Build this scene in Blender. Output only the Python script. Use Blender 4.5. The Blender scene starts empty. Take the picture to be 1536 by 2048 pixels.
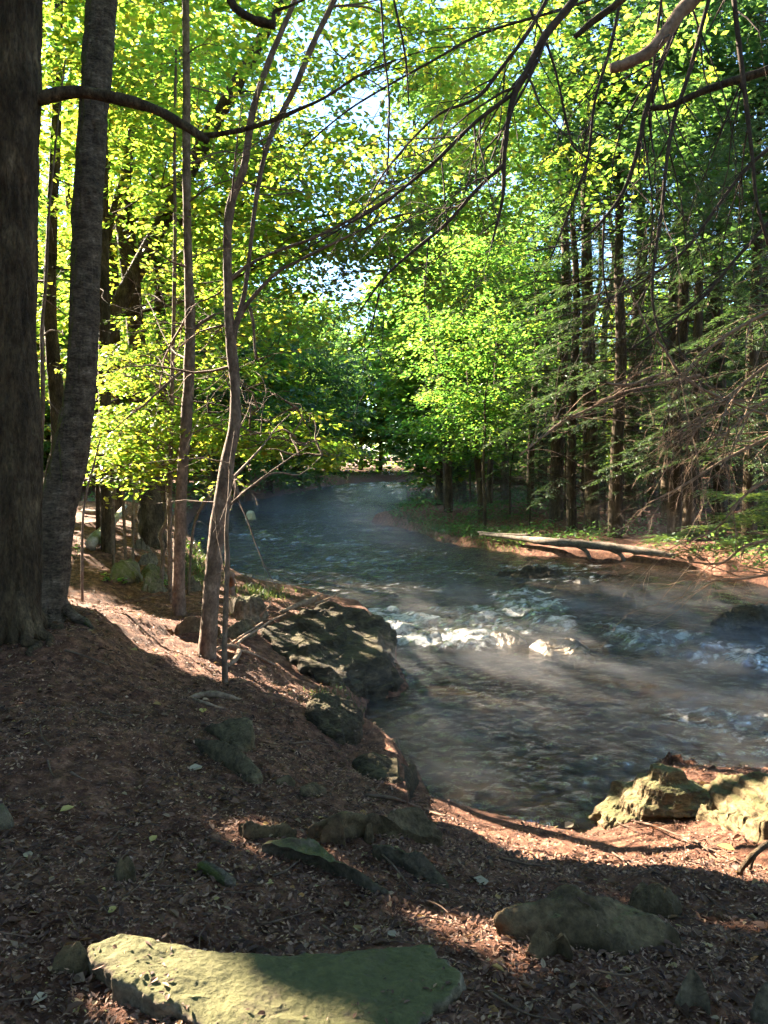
import bpy, math
import numpy as np
from mathutils import Vector

# ------------------------------------------------------------------ camera, sky, sun, exposure
SC = bpy.context.scene
COL = SC.collection
F_PX = 1547.0                       # focal length in pixels of the 1536 x 2048 frame
CAM = np.array([0.0, 0.0, 2.6])
PITCH = math.radians(-3.8)
cam_data = bpy.data.cameras.new("camera")
cam_data.sensor_fit = 'VERTICAL'
cam_data.sensor_height = 24.0
cam_data.lens = F_PX / 2048.0 * 24.0
cam_data.clip_start = 0.05
cam_data.clip_end = 2000.0
cam = bpy.data.objects.new("camera", cam_data)
COL.objects.link(cam)
cam.location = CAM
cam.rotation_euler = (math.radians(90) + PITCH, 0, 0)
SC.camera = cam

SUN_AZ = math.radians(-47)          # measured from +Y (view direction) towards +X
SUN_EL = math.radians(29)
SUN_DIR = np.array([math.sin(SUN_AZ) * math.cos(SUN_EL), math.cos(SUN_AZ) * math.cos(SUN_EL), math.sin(SUN_EL)])
LIGHT = -SUN_DIR
world = bpy.data.worlds.new("World")
SC.world = world
world.use_nodes = True
wn = world.node_tree.nodes
sky = wn.new("ShaderNodeTexSky")
sky.sky_type = 'NISHITA'
sky.sun_disc = False
sky.sun_elevation = SUN_EL
sky.sun_rotation = SUN_AZ
sky.altitude = 200
sky.air_density = 1.0
sky.dust_density = 0.15
sky.ozone_density = 4.0
wn["Background"].inputs["Strength"].default_value = 0.05
world.node_tree.links.new(sky.outputs[0], wn["Background"].inputs["Color"])
sun_data = bpy.data.lights.new("sun", 'SUN')
sun_data.energy = 5.0
sun_data.angle = math.radians(0.5)
sun_data.color = (1.0, 0.86, 0.68)
sun = bpy.data.objects.new("sun", sun_data)
COL.objects.link(sun)
sun.rotation_euler = Vector(LIGHT).to_track_quat('-Z', 'Y').to_euler()
sun.location = (-20, 20, 30)
SC.view_settings.view_transform = 'Standard'
SC.view_settings.look = 'None'
SC.view_settings.gamma = 1.0
SC.view_settings.exposure = 3.9
SC.cycles.use_denoising = True
SC.cycles.use_adaptive_sampling = True
SC.cycles.adaptive_threshold = 0.03
SC.cycles.max_bounces = 8
SC.cycles.diffuse_bounces = 4
SC.cycles.glossy_bounces = 3
SC.cycles.transmission_bounces = 5
SC.cycles.transparent_max_bounces = 8
SC.cycles.volume_bounces = 0
SC.cycles.sample_clamp_indirect = 6.0
SC.cycles.sample_clamp_direct = 12.0
SC.cycles.caustics_reflective = False
SC.cycles.caustics_refractive = False
SC.cycles.volume_step_rate = 1.0
SC.cycles.volume_max_steps = 96

# ------------------------------------------------------------------ helpers
def unit(v):
    v = np.asarray(v, float)
    return v / np.maximum(np.linalg.norm(v, axis=-1, keepdims=True), 1e-9)

CF = np.array([0, math.cos(PITCH), math.sin(PITCH)])
CU = np.array([0, -math.sin(PITCH), math.cos(PITCH)])
CR = np.array([1.0, 0, 0])

def ray(px, py):
    px = np.asarray(px, float); py = np.asarray(py, float)
    return CF + CR * ((px - 768) / F_PX)[..., None] + CU * ((1024 - py) / F_PX)[..., None]

def P(px, py, d):                    # a point at depth d along the view through a photo pixel
    return CAM + ray(px, py) * np.asarray(d, float)[..., None]

def G(px, py, z):                    # the point at height z seen through a photo pixel
    r = ray(px, py)
    return CAM + r * ((np.asarray(z, float) - CAM[2]) / r[..., 2])[..., None]

def Gs(pts, z):
    a = np.array(pts, float)
    return G(a[:, 0], a[:, 1], z)

def _h(ix, iy, iz, seed):
    n = (ix * 374761393 + iy * 668265263 + iz * 2147483647 + seed * 144665) & 0xffffffff
    n = ((n ^ (n >> 13)) * 1274126177) & 0xffffffff
    n = ((n ^ (n >> 16)) * 2246822519) & 0xffffffff
    return ((n ^ (n >> 15)) & 0xffff) / 65535.0

def vnoise(p, seed=0):
    p = np.asarray(p, float)
    i = np.floor(p).astype(np.int64); f = p - i
    f = f * f * (3 - 2 * f)
    out = 0
    for dx in (0, 1):
        wx = f[..., 0] if dx else 1 - f[..., 0]
        for dy in (0, 1):
            wy = f[..., 1] if dy else 1 - f[..., 1]
            for dz in (0, 1):
                wz = f[..., 2] if dz else 1 - f[..., 2]
                out = out + wx * wy * wz * _h(i[..., 0] + dx, i[..., 1] + dy, i[..., 2] + dz, seed)
    return out * 2 - 1

def fbm(p, oct=4, seed=0, gain=0.5):
    p = np.asarray(p, float); a = 1.0; s = 0; 
    for k in range(oct):
        s = s + a * vnoise(p * (2.03 ** k) + 17.3 * k, seed + k)
        a *= gain
    return s

def sstep(a, b, x):
    t = np.clip((x - a) / (b - a), 0, 1)
    return t * t * (3 - 2 * t)

def in_poly(x, y, poly):
    poly = np.asarray(poly)[:, :2]
    inside = np.zeros(np.shape(x), bool)
    n = len(poly)
    for i in range(n):
        x0, y0 = poly[i]; x1, y1 = poly[(i + 1) % n]
        c = ((y0 > y) != (y1 > y)) & (x < (x1 - x0) * (y - y0) / (y1 - y0 + 1e-12) + x0)
        inside ^= c
    return inside

def poly_dist(x, y, poly):           # distance to the outline
    poly = np.asarray(poly)[:, :2]
    d = np.full(np.shape(x), 1e9)
    n = len(poly)
    for i in range(n):
        a = poly[i]; b = poly[(i + 1) % n]
        e = b - a
        t = np.clip(((x - a[0]) * e[0] + (y - a[1]) * e[1]) / (e @ e + 1e-12), 0, 1)
        d = np.minimum(d, (x - a[0] - t * e[0]) ** 2 + (y - a[1] - t * e[1]) ** 2)
    return np.sqrt(d)

class MB:
    """collects geometry for ONE mesh object"""
    def __init__(self):
        self.v = []; self.q = []; self.t = []; self.n = 0
    def add(self, v, q=None, t=None):
        v = np.asarray(v, float).reshape(-1, 3)
        if q is not None and len(q): self.q.append(np.asarray(q, np.int64) + self.n)
        if t is not None and len(t): self.t.append(np.asarray(t, np.int64) + self.n)
        self.v.append(v); self.n += len(v)
    def tube(self, pts, rad, seg=8, rough=0.0, fine=0, seed=0, cap=True, freq=(6, 6, 2.0), ridge=0.0):
        pts = np.asarray(pts, float); rad = np.asarray(rad, float)
        if fine:
            pts, rad = smooth_line(pts, rad, fine)
        n = len(pts)
        tan = unit(np.gradient(pts, axis=0))
        ref = np.array([0.0, 0, 1]) if abs(tan[0, 2]) < .8 else np.array([1.0, 0, 0])
        a = unit(np.cross(tan[0], ref)); A = [a]
        for i in range(1, n):
            a = a - tan[i] * (a @ tan[i]); a = unit(a); A.append(a)
        A = np.array(A); B = np.cross(tan, A)
        th = np.linspace(0, 2 * np.pi, seg, endpoint=False)
        dirs = A[:, None, :] * np.cos(th)[None, :, None] + B[:, None, :] * np.sin(th)[None, :, None]
        r = rad[:, None] * np.ones((1, seg))
        if rough:
            nn = fbm((pts[:, None, :] + dirs * rad[:, None, None]) * np.array(freq), 4, seed)
            r = r * (1 + rough * nn)
        if ridge:
            q_ = pts[:, None, :] + dirs * rad[:, None, None]
            r = r + ridge * (1 - 2.2 * np.abs(fbm(q_ * np.array([17., 17, 3.2]), 4, seed + 9, .6)))
        v = pts[:, None, :] + dirs * r[..., None]
        i = np.arange(n - 1)[:, None] * seg; j = np.arange(seg)[None, :]; j2 = (j + 1) % seg
        q = np.stack([i + j, i + j2, i + seg + j2, i + seg + j], -1).reshape(-1, 4)
        v = v.reshape(-1, 3); t = None
        if cap:
            v = np.concatenate([v, pts[:1] - tan[:1] * rad[0] * .1, pts[-1:] + tan[-1:] * rad[-1] * .4])
            jj = np.arange(seg); j2 = (jj + 1) % seg; m = n * seg; e = (n - 1) * seg
            t = np.concatenate([np.stack([np.full(seg, m), j2, jj], -1), np.stack([np.full(seg, m + 1), e + jj, e + j2], -1)])
        self.add(v, q, t)
    def build(self, name, mat, parent=None, smooth=True, offset=None):
        if not self.v: 
            self.add(np.zeros((3, 3)), t=[[0, 1, 2]])
        v = np.concatenate(self.v)
        if offset is not None: v = v - np.asarray(offset, float)
        q = np.concatenate(self.q) if self.q else np.zeros((0, 4), np.int64)
        t = np.concatenate(self.t) if self.t else np.zeros((0, 3), np.int64)
        me = bpy.data.meshes.new(name)
        me.vertices.add(len(v)); me.vertices.foreach_set('co', v.astype(np.float32).ravel())
        me.loops.add(len(q) * 4 + len(t) * 3)
        me.loops.foreach_set('vertex_index', np.concatenate([q.ravel(), t.ravel()]).astype(np.int32))
        me.polygons.add(len(q) + len(t))
        st = np.concatenate([np.arange(len(q)) * 4, len(q) * 4 + np.arange(len(t)) * 3]).astype(np.int32)
        me.polygons.foreach_set('loop_start', st)
        me.polygons.foreach_set('use_smooth', np.full(len(q) + len(t), smooth))
        me.update(calc_edges=True)
        if mat: me.materials.append(mat)
        o = bpy.data.objects.new(name, me)
        COL.objects.link(o)
        if parent: o.parent = parent
        return o

def smooth_line(pts, rad, k):
    """Catmull-Rom resampling"""
    pts = np.asarray(pts, float); rad = np.asarray(rad, float)
    p = np.concatenate([2 * pts[:1] - pts[1:2], pts, 2 * pts[-1:] - pts[-2:-1]])
    r = np.concatenate([rad[:1], rad, rad[-1:]])
    out = []; ro = []
    for i in range(len(pts) - 1):
        t = np.linspace(0, 1, k, endpoint=False)[:, None]
        a, b, c, d = p[i], p[i + 1], p[i + 2], p[i + 3]
        out.append(.5 * (2 * b + (c - a) * t + (2 * a - 5 * b + 4 * c - d) * t ** 2 + (3 * b - a - 3 * c + d) * t ** 3))
        ro.append(r[i + 1] + (r[i + 2] - r[i + 1]) * t[:, 0])
    out.append(pts[-1:]); ro.append(rad[-1:])
    return np.concatenate(out), np.concatenate(ro)

def tag(o, label=None, cat=None, group=None, kind=None):
    if label: o['label'] = label
    if cat: o['category'] = cat
    if group: o['group'] = group
    if kind: o['kind'] = kind
    return o

def empty(name, loc, label=None, cat=None, group=None):
    o = bpy.data.objects.new(name, None)
    o.empty_display_size = 0.2
    COL.objects.link(o); o.location = tuple(loc)
    return tag(o, label, cat, group)

def dup(root, loc, rz=0, sc=1.0, label=None, group=None):
    r = root.copy(); COL.objects.link(r)
    r.location = tuple(loc); r.rotation_euler = (0, 0, rz); r.scale = (sc, sc, sc)
    if label: r['label'] = label
    if group: r['group'] = group
    for ch in list(root.children):
        c = ch.copy(); COL.objects.link(c); c.parent = r
    return r

# ------------------------------------------------------------------ leaves
def leaves_mesh(mb, pos, axis, nrm, L, W, detail=True, droop=0.12, fold=0.12):
    pos = np.asarray(pos, float); n = len(pos)
    if n == 0: return
    L = np.broadcast_to(np.asarray(L, float), (n,))[:, None]; W = np.broadcast_to(np.asarray(W, float), (n,))[:, None]
    a = unit(axis); nn = unit(nrm - a * np.sum(nrm * a, 1, keepdims=True)); b = np.cross(nn, a)
    if detail:
        vs = [pos,
              pos + a * L * .32 + b * W * .46 - nn * W * fold,
              pos + a * L * .68 + b * W * .36 - nn * (W * fold + L * droop * .4),
              pos + a * L - nn * L * droop,
              pos + a * L * .68 - b * W * .36 - nn * (W * fold + L * droop * .4),
              pos + a * L * .32 - b * W * .46 - nn * W * fold]
        v = np.stack(vs, 1).reshape(-1, 3)
        k = np.arange(n)[:, None] * 6
        q = np.concatenate([k + np.array([0, 1, 2, 3]), k + np.array([0, 3, 4, 5])])
    else:
        vs = [pos, pos + a * L * .5 + b * W * .5 - nn * W * fold, pos + a * L - nn * L * droop, pos + a * L * .5 - b * W * .5 - nn * W * fold]
        v = np.stack(vs, 1).reshape(-1, 3)
        k = np.arange(n)[:, None] * 4
        q = k + np.array([0, 1, 2, 3])
    mb.add(v, q)

def spray_leaves(rng, centers, radii, n_per, out_dirs=None, flat=.12, tilt=.45, twigs=7, droop=.22, spread=1.0):
    """leaves set along level twigs that fan out from each clump centre: position, axis, normal"""
    centers = np.asarray(centers, float); K = len(centers)
    radii = np.broadcast_to(np.asarray(radii, float), (K,))
    c = np.repeat(np.arange(K), n_per); n = len(c)
    base = rng.uniform(0, 2 * np.pi, K)
    if out_dirs is not None: base = np.arctan2(out_dirs[:, 1], out_dirs[:, 0])
    tw = rng.integers(0, twigs, n)
    jit = rng.normal(0, .25, (K, twigs))
    full = 2 * np.pi * spread
    ang = base[c] + (tw / twigs - .5) * full + jit[c, tw]
    pit = rng.normal(0, .18, (K, twigs))[c, tw]
    s = rng.uniform(.08, 1.0, n) ** .8
    d = np.stack([np.cos(ang), np.sin(ang), pit], -1)
    side = rng.choice([-1, 1], n)
    pos = centers[c] + d * (s * radii[c])[:, None]
    pos[:, 2] -= droop * radii[c] * s ** 2
    pos += rng.normal(0, 1, (n, 3)) * (radii[c] * np.array([[.05], [.05], [flat * .6]])).T
    aa = ang + side * rng.uniform(.5, 1.2, n)
    axis = np.stack([np.cos(aa), np.sin(aa), rng.normal(-.15, .3, n)], -1)
    nrm = np.stack([rng.normal(0, tilt, n), rng.normal(0, tilt, n), np.ones(n)], -1)
    return pos, axis, nrm

# ------------------------------------------------------------------ materials
def new_mat(name):
    m = bpy.data.materials.new(name); m.use_nodes = True
    nt = m.node_tree; nt.nodes.clear()
    out = nt.nodes.new("ShaderNodeOutputMaterial")
    return m, nt, out

def nd(nt, typ, **kw):
    n = nt.nodes.new("ShaderNode" + typ)
    for k, v in kw.items():
        if k.startswith("_"): setattr(n, k[1:], v)
        else: n.inputs[k.replace("_", " ")].default_value = v
    return n

def ramp(nt, stops):
    n = nt.nodes.new("ShaderNodeValToRGB"); e = n.color_ramp.elements
    while len(e) < len(stops): e.new(.5)
    for k, (p, c) in enumerate(stops):
        e[k].position = p; e[k].color = (*c, 1) if len(c) == 3 else c
    return n

def leaf_mat(name, stops, trans_stops, mix=.5, rough=.45):
    m, nt, out = new_mat(name); L = nt.links
    geo = nd(nt, "NewGeometry")
    r1 = ramp(nt, stops); r2 = ramp(nt, trans_stops)
    L.new(geo.outputs["Random Per Island"], r1.inputs[0]); L.new(geo.outputs["Random Per Island"], r2.inputs[0])
    p = nd(nt, "BsdfPrincipled", Roughness=rough); p.inputs["Specular IOR Level"].default_value = .35
    t = nd(nt, "BsdfTranslucent")
    L.new(r1.outputs[0], p.inputs["Base Color"]); L.new(r2.outputs[0], t.inputs[0])
    mx = nd(nt, "MixShader"); mx.inputs[0].default_value = mix
    L.new(p.outputs[0], mx.inputs[1]); L.new(t.outputs[0], mx.inputs[2]); L.new(mx.outputs[0], out.inputs[0])
    return m

def rough_mat(name, stops, scale=8.0, crack=0, stretch=(1, 1, 1), bump=.4, bscale=30, rough=.9, crackz=2.2, mul=.55, moss=None, dist=.02, spec=.2, side=None):
    """mottled solid: noise colours, bump, optional moss (colour, amount) on upward faces or on one side"""
    m, nt, out = new_mat(name); L = nt.links
    tc = nd(nt, "TexCoord"); mp = nd(nt, "Mapping"); mp.inputs["Scale"].default_value = stretch
    L.new(tc.outputs["Object"], mp.inputs[0])
    n1 = nd(nt, "TexNoise", Scale=scale, Detail=8.0, Roughness=.65); L.new(mp.outputs[0], n1.inputs["Vector"])
    r = ramp(nt, stops); L.new(n1.outputs[0], r.inputs[0])
    n2 = nd(nt, "TexNoise", Scale=bscale, Detail=8.0, Roughness=.7); L.new(mp.outputs[0], n2.inputs["Vector"])
    b = nd(nt, "Bump", Strength=bump, Distance=dist); L.new(n2.outputs[0], b.inputs["Height"])
    if crack:
        wv = nd(nt, "TexNoise", Scale=crack * .8, Detail=4.0); L.new(tc.outputs["Object"], wv.inputs["Vector"])
        wa = nd(nt, "VectorMath", _operation='MULTIPLY_ADD'); wa.inputs[1].default_value = (.35, .35, .35); L.new(wv.outputs["Color"], wa.inputs[0]); L.new(tc.outputs["Object"], wa.inputs[2])
        sc_ = nd(nt, "VectorMath", _operation='MULTIPLY'); sc_.inputs[1].default_value = (1, 1, crackz); L.new(wa.outputs[0], sc_.inputs[0])
        vo = nd(nt, "TexVoronoi", Scale=crack, _feature='DISTANCE_TO_EDGE'); L.new(sc_.outputs[0], vo.inputs["Vector"])
        ck = nd(nt, "MapRange"); ck.inputs[1].default_value = 0; ck.inputs[2].default_value = .06; L.new(vo.outputs["Distance"], ck.inputs[0])
        b3 = nd(nt, "Bump", Strength=.35, Distance=.02); L.new(ck.outputs[0], b3.inputs["Height"]); L.new(b.outputs[0], b3.inputs["Normal"])
        n5 = nd(nt, "TexNoise", Scale=95.0, Detail=6.0, Roughness=.75); L.new(tc.outputs["Object"], n5.inputs["Vector"])
        b4 = nd(nt, "Bump", Strength=.6, Distance=.008); L.new(n5.outputs[0], b4.inputs["Height"]); L.new(b3.outputs[0], b4.inputs["Normal"]); b = b4
    p = nd(nt, "BsdfPrincipled", Roughness=rough); p.inputs["Specular IOR Level"].default_value = spec
    col = r.outputs[0]
    # fine value break-up
    mm = nd(nt, "MixRGB", _blend_type='MULTIPLY'); mm.inputs[0].default_value = mul
    r3 = ramp(nt, [(.34, (.30, .30, .30)), (.66, (1.35, 1.35, 1.35))]); L.new(n2.outputs[0], r3.inputs[0])
    L.new(col, mm.inputs[1]); L.new(r3.outputs[0], mm.inputs[2]); col = mm.outputs[0]
    if moss:
        mcol, amt = moss
        geo = nd(nt, "NewGeometry")
        dt = nd(nt, "VectorMath", _operation='DOT_PRODUCT'); dt.inputs[1].default_value = side or (0, 0, 1)
        L.new(geo.outputs["Normal"], dt.inputs[0])
        n3 = nd(nt, "TexNoise", Scale=scale * 1.1, Detail=9.0, Roughness=.68); L.new(tc.outputs["Object"], n3.inputs["Vector"])
        ad = nd(nt, "Math", _operation='MULTIPLY_ADD'); ad.inputs[1].default_value = 1.6; 
        L.new(n3.outputs[0], ad.inputs[0]); L.new(dt.outputs["Value"], ad.inputs[2])
        rr = ramp(nt, [(.0, (0, 0, 0)), (1, (1, 1, 1))])
        mr = nd(nt, "MapRange"); mr.inputs[1].default_value = 1.75 - amt; mr.inputs[2].default_value = 2.05 - amt
        L.new(ad.outputs[0], mr.inputs[0])
        n4 = nd(nt, "TexNoise", Scale=34.0, Detail=8.0, Roughness=.75); L.new(tc.outputs["Object"], n4.inputs["Vector"])
        r4 = ramp(nt, [(.3, tuple(c * .62 for c in mcol)), (.7, tuple(min(1, c * 1.2) for c in mcol))]); L.new(n4.outputs[0], r4.inputs[0])
        mx = nd(nt, "MixRGB"); L.new(mr.outputs[0], mx.inputs[0]); L.new(col, mx.inputs[1]); L.new(r4.outputs[0], mx.inputs[2]); col = mx.outputs[0]
    L.new(col, p.inputs["Base Color"]); L.new(b.outputs[0], p.inputs["Normal"]); L.new(p.outputs[0], out.inputs[0])
    return m

M = {}
M['ground'] = rough_mat("forest_floor", [(.3, (.034, .014, .008)), (.5, (.14, .060, .034)), (.72, (.36, .175, .105))], 11, bump=1.0, bscale=75, dist=.03)
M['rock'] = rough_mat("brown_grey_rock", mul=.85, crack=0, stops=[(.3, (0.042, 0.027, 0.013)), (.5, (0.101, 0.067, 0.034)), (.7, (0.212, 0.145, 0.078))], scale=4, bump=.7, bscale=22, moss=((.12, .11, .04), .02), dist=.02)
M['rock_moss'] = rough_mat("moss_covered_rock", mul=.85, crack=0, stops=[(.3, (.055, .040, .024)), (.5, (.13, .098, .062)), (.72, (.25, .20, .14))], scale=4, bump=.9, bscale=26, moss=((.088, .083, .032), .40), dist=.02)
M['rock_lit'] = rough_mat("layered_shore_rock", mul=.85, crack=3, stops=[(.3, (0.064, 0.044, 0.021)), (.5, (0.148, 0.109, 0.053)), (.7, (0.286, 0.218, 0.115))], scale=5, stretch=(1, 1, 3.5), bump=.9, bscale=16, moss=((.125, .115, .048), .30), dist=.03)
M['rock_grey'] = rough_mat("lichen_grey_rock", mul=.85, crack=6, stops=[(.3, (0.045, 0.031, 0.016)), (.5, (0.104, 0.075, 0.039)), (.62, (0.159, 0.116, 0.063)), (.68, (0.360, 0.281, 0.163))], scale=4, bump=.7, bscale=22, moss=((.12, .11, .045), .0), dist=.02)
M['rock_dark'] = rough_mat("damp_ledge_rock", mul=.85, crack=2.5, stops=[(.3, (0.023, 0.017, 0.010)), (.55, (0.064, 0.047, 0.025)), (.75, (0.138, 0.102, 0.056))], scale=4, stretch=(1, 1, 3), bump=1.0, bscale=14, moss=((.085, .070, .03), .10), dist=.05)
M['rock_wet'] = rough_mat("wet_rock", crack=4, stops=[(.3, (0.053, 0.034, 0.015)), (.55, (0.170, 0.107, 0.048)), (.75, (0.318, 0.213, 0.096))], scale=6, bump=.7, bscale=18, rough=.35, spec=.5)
M['rock_white'] = rough_mat("pale_boulder", [(.3, (0.318, 0.272, 0.185)), (.7, (0.530, 0.466, 0.326))], 5, bump=.3)
M['bark'] = rough_mat("dark_bark", crack=11, crackz=.28, mul=.9, stops=[(.3, (0.023, 0.015, 0.007)), (.46, (0.066, 0.043, 0.022)), (.58, (0.111, 0.076, 0.041)), (.72, (0.254, 0.175, 0.096))], scale=5, stretch=(1.5, 1.5, .5), bump=1.0, bscale=34, dist=.05)
M['bark_moss'] = rough_mat("mossy_bark", mul=.9, stops=[(.3, (.034, .024, .015)), (.48, (.095, .071, .047)), (.6, (.15, .115, .078)), (.72, (.28, .22, .155))], scale=7, stretch=(1, 1, 2.2), bump=1.0, bscale=30, dist=.04, moss=((.10, .105, .025), .62), side=(-.95, .1, .1))
M['bark_thin'] = rough_mat("sapling_bark", [(.3, (.060, .038, .024)), (.5, (.13, .086, .057)), (.72, (.26, .18, .125))], 14, stretch=(1, 1, .6), bump=.7, bscale=40)
M['bark_grey'] = rough_mat("conifer_bark", [(.3, (0.025, 0.016, 0.008)), (.5, (0.058, 0.039, 0.021)), (.72, (0.138, 0.095, 0.052))], 8, stretch=(1.5, 1.5, .4), bump=.9, bscale=25, dist=.03)
M['twig'] = rough_mat("twig_bark", [(.3, (.028, .019, .013)), (.7, (.075, .052, .037))], 20, bump=.2)
M['deadwood'] = rough_mat("dead_twig_wood", [(.3, (.12, .075, .048)), (.7, (.30, .20, .135))], 20, bump=.3)
M['litter_twig'] = rough_mat("litter_twig_bark", [(.3, (.045, .026, .017)), (.7, (.16, .10, .066))], 20, bump=.3)
M['birch'] = rough_mat("fallen_birch_bark", [(.3, (.15, .135, .10)), (.55, (.34, .31, .25)), (.75, (.52, .49, .42))], 5, stretch=(1, 1, 1), bump=.4, moss=((.16, .17, .05), .15))
M['driftwood'] = rough_mat("weathered_log", [(.3, (.06, .044, .032)), (.55, (.17, .135, .10)), (.75, (.30, .25, .20))], 8, bump=.7, bscale=30)
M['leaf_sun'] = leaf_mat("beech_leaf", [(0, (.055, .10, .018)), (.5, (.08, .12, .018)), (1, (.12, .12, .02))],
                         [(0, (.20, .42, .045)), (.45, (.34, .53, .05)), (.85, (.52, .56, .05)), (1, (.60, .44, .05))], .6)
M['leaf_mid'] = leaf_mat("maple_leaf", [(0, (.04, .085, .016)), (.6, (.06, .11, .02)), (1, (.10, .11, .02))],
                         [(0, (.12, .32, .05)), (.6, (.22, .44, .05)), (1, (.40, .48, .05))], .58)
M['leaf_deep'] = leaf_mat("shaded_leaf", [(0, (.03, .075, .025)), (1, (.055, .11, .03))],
                          [(0, (.10, .22, .05)), (1, (.19, .32, .05))], .5)  # foliage in shade: the shade is put into a darker leaf colour
M['needle'] = leaf_mat("hemlock_needles", [(0, (.022, .045, .020)), (.7, (.04, .07, .025)), (1, (.06, .07, .025))],
                       [(0, (.05, .11, .03)), (1, (.12, .19, .04))], .35, .5)
M['grass'] = leaf_mat("bank_grass_blade", [(0, (.04, .06, .022)), (1, (.085, .095, .035))], [(0, (.08, .15, .03)), (1, (.17, .2, .05))], .35)
M['litter'] = leaf_mat("fallen_leaf", [(0, (.034, .014, .008)), (.5, (.088, .040, .023)), (.86, (.16, .082, .05)), (.97, (.27, .18, .11)), (.99, (.34, .27, .09)), (1, (.34, .12, .04))],
                       [(0, (.05, .03, .02)), (.8, (.18, .10, .06)), (1, (.4, .25, .08))], .2, .7)
M['debris'] = leaf_mat("needle_crumb", [(0, (.06, .028, .018)), (.6, (.21, .105, .065)), (1, (.42, .25, .16))], [(0, (.05, .03, .02)), (1, (.2, .12, .07))], .12, .8)
M['end_grain'] = rough_mat("broken_wood", [(.3, (.10, .06, .035)), (.7, (.28, .19, .12))], 25, bump=.5)
# ------------------------------------------------------------------ river and terrain
LEFT_SHORE = [(1165, 1668), (1080, 1650), (1000, 1632), (925, 1612), (860, 1592), (838, 1545), (790, 1510), (722, 1480), (728, 1440), (735, 1405), (800, 1392), (818, 1372),
              (796, 1325), (792, 1285), (745, 1235), (640, 1210), (530, 1197), (440, 1168), (395, 1120), (380, 1085), (376, 1055), (392, 1028), (440, 1010), (500, 1003), (560, 992), (600, 985),
              (645, 974), (700, 967), (770, 962.5)]
RIGHT_SHORE = [(812, 966), (814, 975), (812, 1000), (795, 1026), (738, 1046), (790, 1056), (840, 1068), (880, 1085), (960, 1100), (1100, 1120), (1240, 1128), (1400, 1143), (1536, 1178)]
NEAR_RIGHT = [(1536, 1548), (1420, 1546), (1310, 1536), (1232, 1580), (1218, 1640)]
wl = Gs(LEFT_SHORE, 0.0)[:, :2]; wr = Gs(RIGHT_SHORE, 0.0)[:, :2]; wnr = Gs(NEAR_RIGHT, 0.0)[:, :2]
WATER = np.concatenate([wl, wr, [[13, 13], [24, 11], [60, 8], [60, -6], [24, 1.5], [9, 4.6], [5, 6.0]], wnr])

HC = np.array([  # x, y, height of the land
    (0, 0, 1.02), (0, 1.6, 1.0), (-1.3, 2.2, 1.05), (1.0, 2.2, .93), (2.2, 2.2, .92), (-2.9, 6.15, 1.2), (-3.2, 7.4, 1.1), (-1.7, 7.5, .78), (-1.3, 6.6, .76), (-2.5, 9.6, .70),
    (-4.6, 10.5, 1.05), (-5.2, 13, 1.1), (-7, 17, 1.25), (-8, 22, 1.3), (-3.2, 12.5, .6), (-4, 4, 1.35), (-6, 8, 1.5), (-8, 11, 1.5), (-2, 4, 1.05), (-1, 4.6, .9), (.1, 4.6, .72),
    (.2, 5.6, .5), (.9, 5.2, .36), (1.5, 4.9, .36), (1.1, 4.1, .55), (1.5, 3.4, .68), (2.2, 4.3, .50), (3.2, 4.4, .55), (4.5, 4.5, .7), (3, 3.0, .85), (-.7, 7.6, .45), (-1.5, 12, .45), (-12, 20, 1.3), (-12, 30, 1.0), (-8, 38, .7), (-14, 50, .9), (0, -3, 1.1), (5, -3, 1.2), (-5, -2, 1.4),
    (3, 26, .35), (6, 22, .42), (10, 20, .5), (4, 40, .35), (2.5, 55, .2), (2.5, 72, .2), (8, 30, .7), (15, 25, 1.0), (20, 40, 1.4), (30, 20, 1.4), (7, 70, .5), (-10, 80, 1.0), (0, 130, 1.2), (-40, 40, 2), (40, 60, 2)])

def land_h(x, y):
    sh = x.shape; x = x.ravel(); y = y.ravel(); num = 0; den = 0
    for cx, cy, cz in HC:
        w = 1.0 / ((x - cx) ** 2 + (y - cy) ** 2 + .12) ** 1.7
        num = num + w * cz; den = den + w
    return (num / den).reshape(sh)

def height(x, y, rough=True):
    x = np.asarray(x, float); y = np.asarray(y, float)
    d = poly_dist(x, y, WATER); ins = in_poly(x, y, WATER)
    H = land_h(x, y)
    p = np.stack([x, y, np.zeros_like(x)], -1)
    d2 = np.maximum(d + .10 * fbm(p * 1.6, 3, 5) * sstep(0, .5, d), 0)
    steep = np.where((x > .15) & (y < 6.2), .25, .6)
    land = H * (steep * sstep(0, .30, d2) + (1 - steep) * sstep(0, 2.0, d2)) + .0
    r = np.sqrt(x * x + y * y)
    if rough:
        land = land + sstep(.1, .8, d) * (.055 * fbm(p * 1.1, 3, 1) + .020 * fbm(p * 5, 3, 2) + .011 * fbm(p * 17, 2, 3) * sstep(25, 8, r))
        land = land + sstep(12, 60, r) * .25 * fbm(p * .12, 2, 9) * sstep(1, 8, d)
    land = land + 3 * sstep(95, 320, r)
    bed = -.06 - .5 * sstep(0, 2.2, d) + .10 * fbm(p * 1.5, 3, 4)
    bed = np.minimum(bed, -.05)
    return np.where(ins, bed, np.maximum(land, .012 + .02 * sstep(0, .1, d)))

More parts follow.
